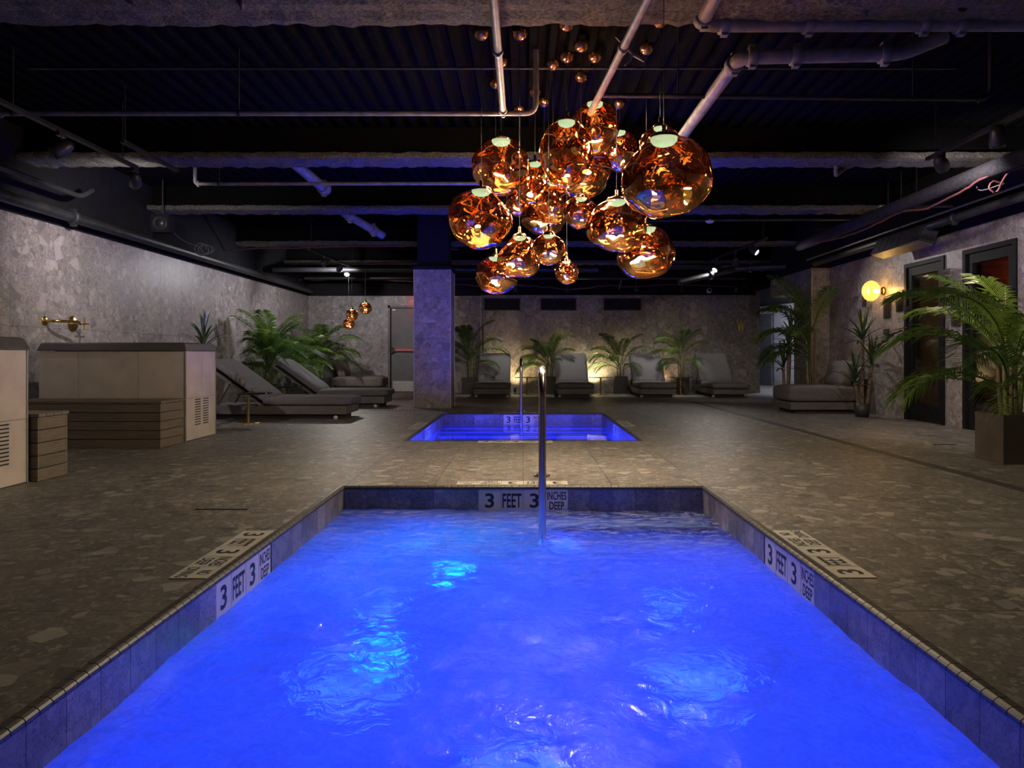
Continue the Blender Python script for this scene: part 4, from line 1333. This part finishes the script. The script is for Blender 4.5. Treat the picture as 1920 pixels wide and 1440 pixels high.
def planter(root, w, h_, mat):
    m = MB()
    a, b = w / 2, w / 2 - .015
    rows = [(a, 0), (a, h_), (b, h_), (b, h_ - .05)]
    vs = [(sx * e, sy * e, z) for e, z in rows for sx, sy in ((-1, -1), (1, -1), (1, 1), (-1, 1))]
    fs = [(i * 4 + k, i * 4 + (k + 1) % 4, (i + 1) * 4 + (k + 1) % 4, (i + 1) * 4 + k) for i in range(3) for k in range(4)] + [(3, 2, 1, 0)]
    m.add(vs, fs).build('planter', mat, root, True)
    MB().cbox((0, 0, h_ - .055), (w - .03, w - .03, .02)).build('soil', M['soil'], root, True)


def roundpot(root, r, h_, mat):
    MB().lathe([(0, 0), (r * .78, 0), (r, h_), (r * .93, h_), (r * .9, h_ - .03), (0, h_ - .03)], 24).build('pot', mat, root, True)


_co = {}
def fit_leaf(me, base, rx, az, ln, rnd):
    """turn, then shorten, a leaf until it is clear of the walls"""
    if me.name not in _co:
        _co[me.name] = [v.co.copy() for v in me.vertices][::3]
    x1 = XR - .03
    y1 = YP - .02 if base.x > 4.4 and base.y < YP else (YB2 - .03 if base.x > -1.6 else YB - .03)
    for k in range(40):
        mt = Matrix.Rotation(R(az), 3, 'Z') @ Matrix.Rotation(rx, 3, 'X')
        off = Vector((cos(R(az)) * .035, sin(R(az)) * .035, 0))
        if all(XL + .02 < p.x < x1 and p.y < y1 and p.z > .02 for p in (base + off + (mt @ c) * ln for c in _co[me.name])):
            return az, ln
        az += 37 + rnd.uniform(0, 20)
        if k % 8 == 7: ln *= .88
    return az, ln * .8


def palm(label, loc, pw, ph, pmat, fronds, ns=5, sh=.35, seed=0, lean=None):
    """fronds: list of (azimuth deg, kind, length, start height above the soil)"""
    root = empty('potted_palm', loc, label=label, cat='palm')
    planter(root, pw, ph, pmat)
    rnd = random.Random(seed)
    for k in range(ns):
        a = 2 * pi * k / ns + rnd.uniform(-.3, .3)
        p = Vector((cos(a) * pw * .16, sin(a) * pw * .16, ph - .06))
        q = p + Vector((cos(a) * .04, sin(a) * .04, sh + .06))
        MB().tube([p, p.lerp(q, .5) + Vector((rnd.uniform(-.01, .01), 0, 0)), q], [.020, .016, .011], 8).build('stem', M['trunk'] if k % 2 else M['stemgreen'], root, True)
    for (az, kind, ln, z) in fronds:
        rx = rnd.uniform(-.25, .25)
        base = Vector((loc[0], loc[1], ph + z))
        az, ln = fit_leaf(FR[kind], base, rx, az, ln, rnd)
        o = inst('frond', FR[kind], root, (cos(R(az)) * .035, sin(R(az)) * .035, ph + z), (rx, 0, R(az)), (ln, ln, ln))
    return root


def auto_fronds(n, ln, sh, seed):
    rnd = random.Random(seed)
    out = []
    for i in range(n):
        t = i / (n - 1)
        out.append((i * 137.5 + rnd.uniform(-15, 15), min(3, int(t * 4)), ln * rnd.uniform(.85, 1.12) * (1 - .25 * max(0, t - .6)), sh * (1 - .55 * t)))
    return out


dk = M['pot']
palm('dark-potted palm between the column and the first far lounger', (-1.22, 16.35, 0), .36, .38, dk, auto_fronds(15, .88, .55, 1), 5, .5, 1)
palm('dark-potted palm between the first and second far loungers', (.62, 16.62, 0), .30, .40, dk, auto_fronds(17, .80, .32, 2), 5, .3, 2)
palm('bright yellow-green palm between the second and third far loungers', (2.27, 16.62, 0), .30, .40, dk, auto_fronds(14, .85, .32, 3), 4, .3, 3)
palm('dark-potted palm between the third and fourth far loungers', (3.70, 16.62, 0), .30, .38, dk, auto_fronds(13, .82, .55, 4), 4, .5, 4)
palm('dark palm behind the nearest left lounger', (-4.62, 12.9, 0), .36, .36, dk, auto_fronds(26, 1.0, .45, 5), 5, .42, 5)
palm('low bright green palm behind the second left lounger', (-4.55, 14.1, 0), .30, .34, dk, auto_fronds(20, .85, .28, 6), 4, .22, 6)
palm('bright green palm in the corner left of the brown-grey chaise', (-4.52, 15.7, 0), .46, .40, dk, auto_fronds(26, .98, .42, 7), 6, .4, 7)
palm('tall dark palm behind the chaise by the right wall', (4.82, 11.9, 0), .26, .34, dk, auto_fronds(14, 1.02, 1.0, 8), 4, 1.0, 8)
bigf = [(178, 1, 1.12, .42), (200, 1, 1.12, .38), (165, 2, 1.08, .33), (215, 2, 1.05, .22), (190, 3, 1.05, .18), (232, 3, .98, .12), (150, 3, .9, .15),
        (95, 0, 1.0, .42), (120, 1, 1.0, .36), (20, 1, .95, .4), (50, 2, .9, .3), (-30, 2, .95, .3), (-70, 1, .85, .36), (-100, 2, .8, .2), (250, 1, .85, .32), (270, 3, .75, .12), (335, 3, .85, .15), (140, 0, .95, .42)]
palm('big bright green palm in a bronze box planter at the right edge', (4.03, 5.88, 0), .36, .40, M['pot_brown'], bigf, 7, .42, 9)


def strap_leaf(L, w, e0, e1, mat):
    m = MB(); N = 7
    p = Vector((0, 0, 0)); vs, fs = [], []
    for i in range(N + 1):
        t = i / N
        a = e0 + (e1 - e0) * t ** 1.4
        ww = w * (.55 + .9 * t) * (1 - t) ** .55 if t < 1 else 0
        vs += [p + Vector((0, -ww, .25 * ww)), p, p + Vector((0, ww, .25 * ww))]
        p = p + Vector((cos(a), 0, sin(a))) * (L / N)
    for i in range(N):
        for k in range(2):
            fs.append((i * 3 + k, i * 3 + k + 1, (i + 1) * 3 + k + 1, (i + 1) * 3 + k))
    m.add(vs, fs, True)
    return m.mesh('leaf', mat)
LV = [strap_leaf(1, .062, R(85), R(70), M['yucca']), strap_leaf(1, .062, R(65), R(20), M['yucca']), strap_leaf(1, .062, R(42), R(-10), M['yucca']), strap_leaf(1, .062, R(15), R(-35), M['yucca'])]


def yucca(label, loc, pr, ph, canes, seed, n=22):
    root = empty('potted_yucca', loc, label=label, cat='yucca')
    roundpot(root, pr, ph, M['pot'])
    rnd = random.Random(seed)
    for (dx, dy, h_, ln) in canes:
        b = Vector((dx * .5, dy * .5, ph - .04)); t = Vector((dx, dy, h_))
        pts = [b.lerp(t, k / 8) + Vector((0, 0, 0)) for k in range(9)]
        cn = MB().tube(pts, [.022 + .003 * (k % 2) for k in range(9)], 9).build('cane', M['trunk'], root, True)
        for i in range(n):
            q_ = i / (n - 1)
            lf_ = LV[min(3, int(q_ * 4))]
            rx = rnd.uniform(-.15, .15)
            az, l2 = fit_leaf(lf_, Vector(loc) + t + Vector((0, 0, .05 - .14 * q_)), rx, math.degrees(i * 2.4 + rnd.uniform(-.2, .2)), ln * rnd.uniform(.85, 1.1), rnd)
            o = inst('leaf', lf_, root, t + Vector((0, 0, .05 - .14 * q_)), (rx, 0, R(az)), [l2] * 3)
    return root
yucca('yucca standing behind the tub below the tap, only its crown showing', (-3.87, 8.62, 0), .14, .25, [(0, 0, 1.02, .36)], 1, 24)
yucca('slender yucca with two canes at the corridor opening', (4.28, 11.55, 0), .10, .19, [(.06, 0, 1.18, .42), (-.05, .02, .72, .40), (.02, -.03, .92, .34)], 2, 22)
yucca('tall yucca with three crowns in a black pot against the right wall', (4.86, 10.2, 0), .115, .20, [(.02, .02, 1.14, .42), (.12, -.05, .78, .40), (-.10, 0, .52, .42)], 3, 28)

# ------------------------------------------------------------------ floor uplights behind the loungers
def uplight(label, p, target, en, colr):
    root = empty('floor_uplight', p, label=label, cat='uplight')
    d = (Vector(target) - Vector(p)).normalized()
    q_ = d.to_track_quat('Z', 'Y').to_matrix().to_4x4()
    Mx = Matrix.Translation(Vector(p) + Vector((0, 0, .09))) @ q_
    MB().lathe([(0, -.05), (.03, -.048), (.035, .04), (.032, .045), (.028, .03)], 16, Mx).build('housing', M['lamp_body'], root)
    MB().lathe([(0, .032), (.03, .032)], 16, Mx).build('lens', M['uplens'], root)
    MB().lathe([(0, 0), (.04, 0), (.04, .012), (.01, .014), (.01, .06), (0, .06)], 14, Matrix.Translation(p)).build('foot', M['lamp_body'], root)
    lamp('uplight_lamp', 'SPOT', Vector(p) + Vector((0, 0, .09)) + d * .06, en, colr, root, target, size=.02, angle=120, blend=.8)
    return root
M['uplens'] = emit('uplight_lens', (1.0, .75, .35), 25.0)
uplight('small warm floor uplight right of the first far lounger', (-.19, 16.5, 0), (-.1, 16.95, 1.0), 55, (1.0, .72, .34))
uplight('small warm floor uplight behind the second far lounger', (1.62, 16.62, 0), (1.75, 16.95, 1.2), 95, (1.0, .80, .40))
uplight('small warm floor uplight behind the third far lounger', (3.22, 16.7, 0), (3.3, 16.95, .8), 16, (1.0, .62, .30))

# ------------------------------------------------------------------ gold letter
wlet = text_mesh('W', .20, .29, M['gold'], .03)
bm = bmesh.new(); bm.from_mesh(wlet)
g = bmesh.ops.extrude_face_region(bm, geom=list(bm.faces))
for v in [e for e in g['geom'] if isinstance(e, bmesh.types.BMVert)]: v.co.z += .02
bmesh.ops.recalc_face_normals(bm, faces=bm.faces)
wm = bpy.data.meshes.new('letter'); bm.to_mesh(wm); bm.free()
wm.materials.append(M['gold'])
o = inst('wall_letter', wm, None, at(1389, 612, YB2 - .001), (R(90), 0, 0))
tag(o, 'gold letter W mounted on the far wall', 'letter')

# ------------------------------------------------------------------ exit door in the far wall
dx_ = empty('door_1', ((DL[0] + DL[1]) / 2, YB, 0), label='grey metal exit door with a red push bar left of the column', kind='structure')
x0, x1, zt = DL[0], DL[1], DL[3]
MB().box((x0, YB - .03, 0), (x0 + .055, YB + .12, zt)).box((x1 - .055, YB - .03, 0), (x1, YB + .12, zt)).box((x0, YB - .03, zt - .06), (x1, YB + .12, zt)).build('frame', M['doorframe'], dx_)
lf = MB().box((x0 + .075, YB + .02, .01), (x1 - .06, YB + .065, zt - .07)).build('leaf', M['doorgrey'], dx_)
MB().box((x0 + .055, YB + .05, 0), (x0 + .075, YB + .1, zt - .06)).build('jamb_gap', M['black'], dx_)
MB().box((x0 + .11, YB + .008, .02), (x1 - .07, YB + .02, .27)).build('kick_plate', M['kick'], dx_)
zb_ = 1.02
bar = MB().box((x0 + .17, YB - .055, zb_ - .028), (x1 - .20, YB - .025, zb_ + .028)).build('push_bar', M['red'], dx_)
MB().box((x1 - .2, YB - .05, zb_ - .026), (x1 - .08, YB + .02, zb_ + .026)).build('bar_end', M['plinth'], dx_)
MB().extrude([(x0 + .075, YB - .06, zb_ - .09), (x0 + .13, YB - .06, zb_ - .06), (x0 + .17, YB - .06, zb_ - .03), (x0 + .17, YB - .06, zb_ + .03), (x0 + .13, YB - .06, zb_ + .06), (x0 + .075, YB - .06, zb_ + .09)], (0, .08, 0)).build('bar_head', M['plinth'], dx_)
inst('bar_lettering', text_mesh('PUSH TO OPEN ALARM WILL SOUND', .56, .025, M['white'], 0), bar, (((x0 + .17) + (x1 - .20)) / 2, YB - .0555, zb_), (R(90), 0, 0), world=True)
MB().box((x0 + .10, YB + .005, zt - .12), (x0 + .17, YB + .02, zt - .10)).build('closer_plate', M['tubtrim'], dx_)
es = empty('exit_sign', (-2.36, YB - .2, 2.22), label='red-lit sign box above the exit door, mostly behind the column', cat='sign')
MB().box((-2.5, YB - .16, 2.19), (-2.2, YB - .06, 2.38)).build('housing', M['plinth'], es)
MB().box((-2.48, YB - .15, 2.18), (-2.22, YB - .07, 2.19)).build('lens', M['redglow'], es)
lamp('sign_lamp', 'POINT', (-2.52, YB - .13, 2.14), 4.0, (1, .02, .02), es, size=.03)

# ------------------------------------------------------------------ glass doors in the right wall
def glass_door(idx, d, label, glass, handle):
    y0, y1, zt = d[0], d[1], d[3]
    root = empty('door_%d' % idx, (XR, (y0 + y1) / 2, 0), label=label, kind='structure')
    xf, xb = XR - .02, XR + .10
    MB().box((xf, y0, 0), (xb, y0 + .055, zt)).box((xf, y1 - .055, 0), (xb, y1, zt)).box((xf, y0 + .055, zt - .055), (xb, y1 - .055, zt)).build('frame', M['doorblack'], root)
    a, b, c = y0 + .062, y1 - .062, zt - .062
    x_, x2 = XR + .005, XR + .05
    lf = MB().box((x_, a, .01), (x2, a + .09, c)).box((x_, b - .09, .01), (x2, b, c)).box((x_, a + .09, c - .11), (x2, b - .09, c)).box((x_, a + .09, .01), (x2, b - .09, .22)).build('leaf', M['doorblack'], root)
    MB().box((XR + .025, a + .088, .218), (XR + .033, b - .088, c - .108)).build('pane', glass, lf)
    for z in (.35, 1.45):
        MB().box((XR - .012, b - .01, z), (XR + .01, b + .03, z + .11)).build('hinge', M['darksteel'], root)
    if handle:
        yh = a + .045
        MB().tube([(XR - .055, yh, .92), (XR - .055, yh, 1.62)], .013, 12).tube([(XR - .055, yh, 1.0), (XR + .005, yh, 1.0)], .009, 8).tube([(XR - .055, yh, 1.54), (XR + .005, yh, 1.54)], .009, 8).build('handle', M['steel'], root)
    return root
glass_door(2, D1, 'black-framed smoked glass door in the right wall, the farther one', M['glass_steam'], False)
glass_door(3, D2, 'black-framed sauna door with red glow inside and a bar handle', M['glass_sauna'], True)
# rooms behind the doors
rm = empty('wall_steam_room', (6.3, 9.4, 0), label='tiled steam room seen through the smoked glass door', kind='structure')
MB().box((7.2, 8.75, 0), (7.3, 10.2, 2.4)).box((5.52, 10.15, 0), (7.3, 10.25, 2.4)).box((5.52, 8.7, 0), (7.3, 8.78, 2.4)).box((5.52, 8.7, 2.35), (7.3, 10.25, 2.45)).build('wall_core', M['steamwall'], rm)
MB().box((6.6, 8.78, .0), (7.2, 10.15, .48)).build('bench', M['steamwall'], rm)
lamp('steam_lamp', 'POINT', (6.2, 9.0, 2.0), 12, (1.0, .74, .42), rm, size=.1)
rs = empty('wall_sauna', (6.3, 8.1, 0), label='red-lit timber boarded sauna room behind the door with the bar handle', kind='structure')
MB().box((7.2, 6.7, 0), (7.3, 8.7, 2.4)).box((5.52, 8.64, 0), (7.3, 8.69, 2.4)).box((5.52, 6.6, 0), (7.3, 6.7, 2.4)).box((5.52, 6.6, 2.35), (7.3, 8.7, 2.45)).build('wall_core', M['saunawood'], rs)
for k in range(17):
    inst('board', boxmesh(.095, .012, 2.33, M['saunawood']), rs, (5.6 + k * .1, 8.63, 1.18), world=True)
for k in range(18):
    inst('board', boxmesh(.012, .1, 2.33, M['saunawood']), rs, (7.19, 6.76 + k * .106, 1.18), world=True)
lp = at(1843, 536, 8.5); lp = Vector((6.05, 8.60, 1.78))
MB().lathe([(0, -.03), (.07, -.022), (.09, 0), (.07, .022), (0, .03)], 20, Matrix.Translation(lp) @ Matrix.Rotation(R(90), 4, 'X') @ Matrix.Diagonal((1, .45, 1, 1))).build('lamp_glass', M['saunalamp'], rs)
lamp('sauna_lamp', 'POINT', (6.05, 8.35, 1.9), 2.0, (1.0, .28, .07), rs, size=.08)

# ------------------------------------------------------------------ wall lamp and fittings on the right wall
scn = empty('wall_sconce', (XR, 10.45, 1.67), label='glowing amber globe wall lamp on the right wall', cat='wall lamp')
gy, gz = 10.45, 1.83
Ry = Matrix.Rotation(R(-90), 4, 'Y')
MB().lathe([(0, .02), (.055, .02), (.06, .012), (.06, 0), (.02, 0)], 24, Matrix.Translation((XR, gy, gz)) @ Ry).build('wall_plate', M['brass'], scn)
MB().tube([(XR - .015, gy, gz), (XR - .075, gy, gz)], .022, 14).build('arm', M['brass'], scn)
gc = Vector((XR - .185, gy, gz))
MB().lathe([(.135 * sin(t), .125 * cos(t) * (1.0 if cos(t) < 0 else .92)) for t in [pi * (.06 + .94 * k / 18) for k in range(19)]], 30, Matrix.Translation(gc) @ Matrix.Rotation(R(90), 4, 'Y') @ Matrix.Scale(1.12, 4, (1, 0, 0))).build('globe', M['amber'], scn)
MB().lathe([(0, -.035), (.02, -.03), (.032, 0), (.026, .03), (.012, .05)], 18, Matrix.Translation((XR - .11, gy, gz)) @ Matrix.Rotation(R(90), 4, 'Y')).build('bulb', M['bulb'], scn)
lamp('sconce_lamp', 'POINT', (XR - .15, gy, gz), SCONCE_W, (1.0, .66, .25), scn, size=.03)


def plaque(label, px, py, wpx, hpx, lines, mat='plinth', cat='sign', name='wall_plaque'):
    X = XR - .003
    s = (px - VX) / X; y = F / s
    z = H - (py - VY) / s
    h_ = hpx / s
    w = .16
    root = empty(name, (X, y, z - h_ / 2), label=label, cat=cat)
    MB().box((X - .012, y - w / 2, z - h_ / 2), (X, y + w / 2, z + h_ / 2)).build('board', M[mat], root)
    MB().box((X - .018, y - w / 2 - .012, z - h_ / 2 - .012), (X - .014, y + w / 2 + .012, z + h_ / 2 + .012)).build('cover', M['acrylic'], root)
    for k in range(lines):
        zz = z + h_ * .36 - k * h_ * .72 / max(1, lines - 1)
        ww = w * (.35 + .35 * abs(sin(k * 2.1)))
        MB().box((X - .0135, y - ww / 2, zz - .004), (X - .012, y + ww / 2, zz + .004)).build('print_line', M['gold'], root)
    return root
plaque('black notice plaque with gold print below the globe lamp', 1664, 578, 15, 36, 9)
plaque('black notice plaque in a clear cover just left of the farther glass door', 1688, 564, 15, 38, 0)
plaque('dark notice plaque between the two glass doors, lowest of three fittings', 1794, 589, 22, 42, 7)
plaque('small white wall switch under the gold-printed plaque', 1664, 622, 4, 8, 0, 'white', 'switch', 'wall_switch')


def guard(label, px, py, wpx, hpx):
    X = XR
    s = (px - VX) / X; y = F / s; z = H - (py - VY) / s; h_ = hpx / s; w = .15
    root = empty('controller_box', (X, y, z - h_ / 2), label=label, cat='controller')
    MB().box((X - .03, y - w / 2 + .03, z - h_ / 2 + .03), (X - .002, y + w / 2 - .03, z + h_ / 2 - .03)).build('controller', M['lamp_body'], root)
    MB().box((X - .034, y - .012, z + h_ * .12), (X - .030, y + .012, z + h_ * .18)).build('red_led', M['redled'], root)
    MB().box((X - .07, y - w / 2, z - h_ / 2), (X - .065, y + w / 2, z + h_ / 2)).box((X - .07, y - w / 2, z - h_ / 2), (X, y - w / 2 + .005, z + h_ / 2)).box((X - .07, y + w / 2 - .005, z - h_ / 2), (X, y + w / 2, z + h_ / 2)).box((X - .07, y - w / 2, z + h_ / 2 - .005), (X, y + w / 2, z + h_ / 2)).build('clear_guard', M['acrylic'], root)
    return root
guard('clear guard box over a controller half behind the globe lamp', 1629, 563, 15, 26)
guard('clear guard box with a red light between the two glass doors', 1785, 521, 22, 34)
plaque('small thermostat between the two glass doors, below the guard box', 1794, 554, 12, 19, 0, 'darksteel', 'thermostat', 'thermostat')

# dark louvred unit hung above the right wall
un = empty('ceiling_unit', (4.95, 9.0, 2.3), label='long dark panelled heater unit hung over the glass doors', cat='heater')
a, b = Vector((4.98, 8.75, 2.40)), Vector((4.98, 9.95, 2.40))
pr = [(-.12, -.10), (.06, -.16), (.14, .02), (-.02, .10)]
MB().extrude([(a.x + p, a.y, a.z + q_) for p, q_ in pr], (0, b.y - a.y, 0)).build('casing', M['lamp_body'], un)
for k in range(7):
    yk = a.y + .05 + k * (b.y - a.y - .1) / 7
    MB().extrude([(a.x - .125, yk, a.z - .10), (a.x - .118, yk, a.z - .108), (a.x - .028, yk, a.z + .095), (a.x - .035, yk, a.z + .10)], (0, (b.y - a.y - .1) / 7 - .02, 0)).build('front_panel', M['darkpipe'], un)
MB().extrude([(a.x - .12, a.y, a.z - .105), (a.x - .11, a.y, a.z - .115), (a.x + .06, a.y, a.z - .17), (a.x + .06, a.y, a.z - .16)], (0, b.y - a.y, 0)).build('bottom_lip', M['doorframe'], un)
for yk in (9.0, 9.7):
    MB().tube([(a.x, yk, a.z + .05), (a.x, yk, 3.26)], .006, 6).build('hanger_rod', M['darkpipe'], un)

# small white dome camera and a white detector under the ceiling
dm = empty('dome_camera', at(1330, 545, 16.0), label='small round camera above the far wall on the right', cat='camera')
p = at(1330, 545, 16.0)
MB().lathe([(0, .03), (.055, .03), (.06, 0), (.052, -.03), (.042, -.034)], 20, Matrix.Translation(p) @ Matrix.Rotation(R(75), 4, 'X')).build('shell', M['white'], dm)
MB().lathe([(0, -.058), (.03, -.045), (.042, -.03)], 18, Matrix.Translation(p) @ Matrix.Rotation(R(-105), 4, 'X')).build('lens', M['plinth'], dm)
MB().tube([p, (p.x, p.y, 2.62)], .012, 8).build('mount', M['darkpipe'], dm)
sd = at(1331, 414, 10.35)
o = MB().lathe([(0, -.035), (.04, -.033), (.06, -.015), (.065, 0), (0, 0)], 20, Matrix.Translation(sd))
o.tube([sd, (sd.x, sd.y, 2.87)], .008, 6)
tag(o.build('smoke_detector', M['white']), 'small white detector under the thin pipe on the right', 'detector')
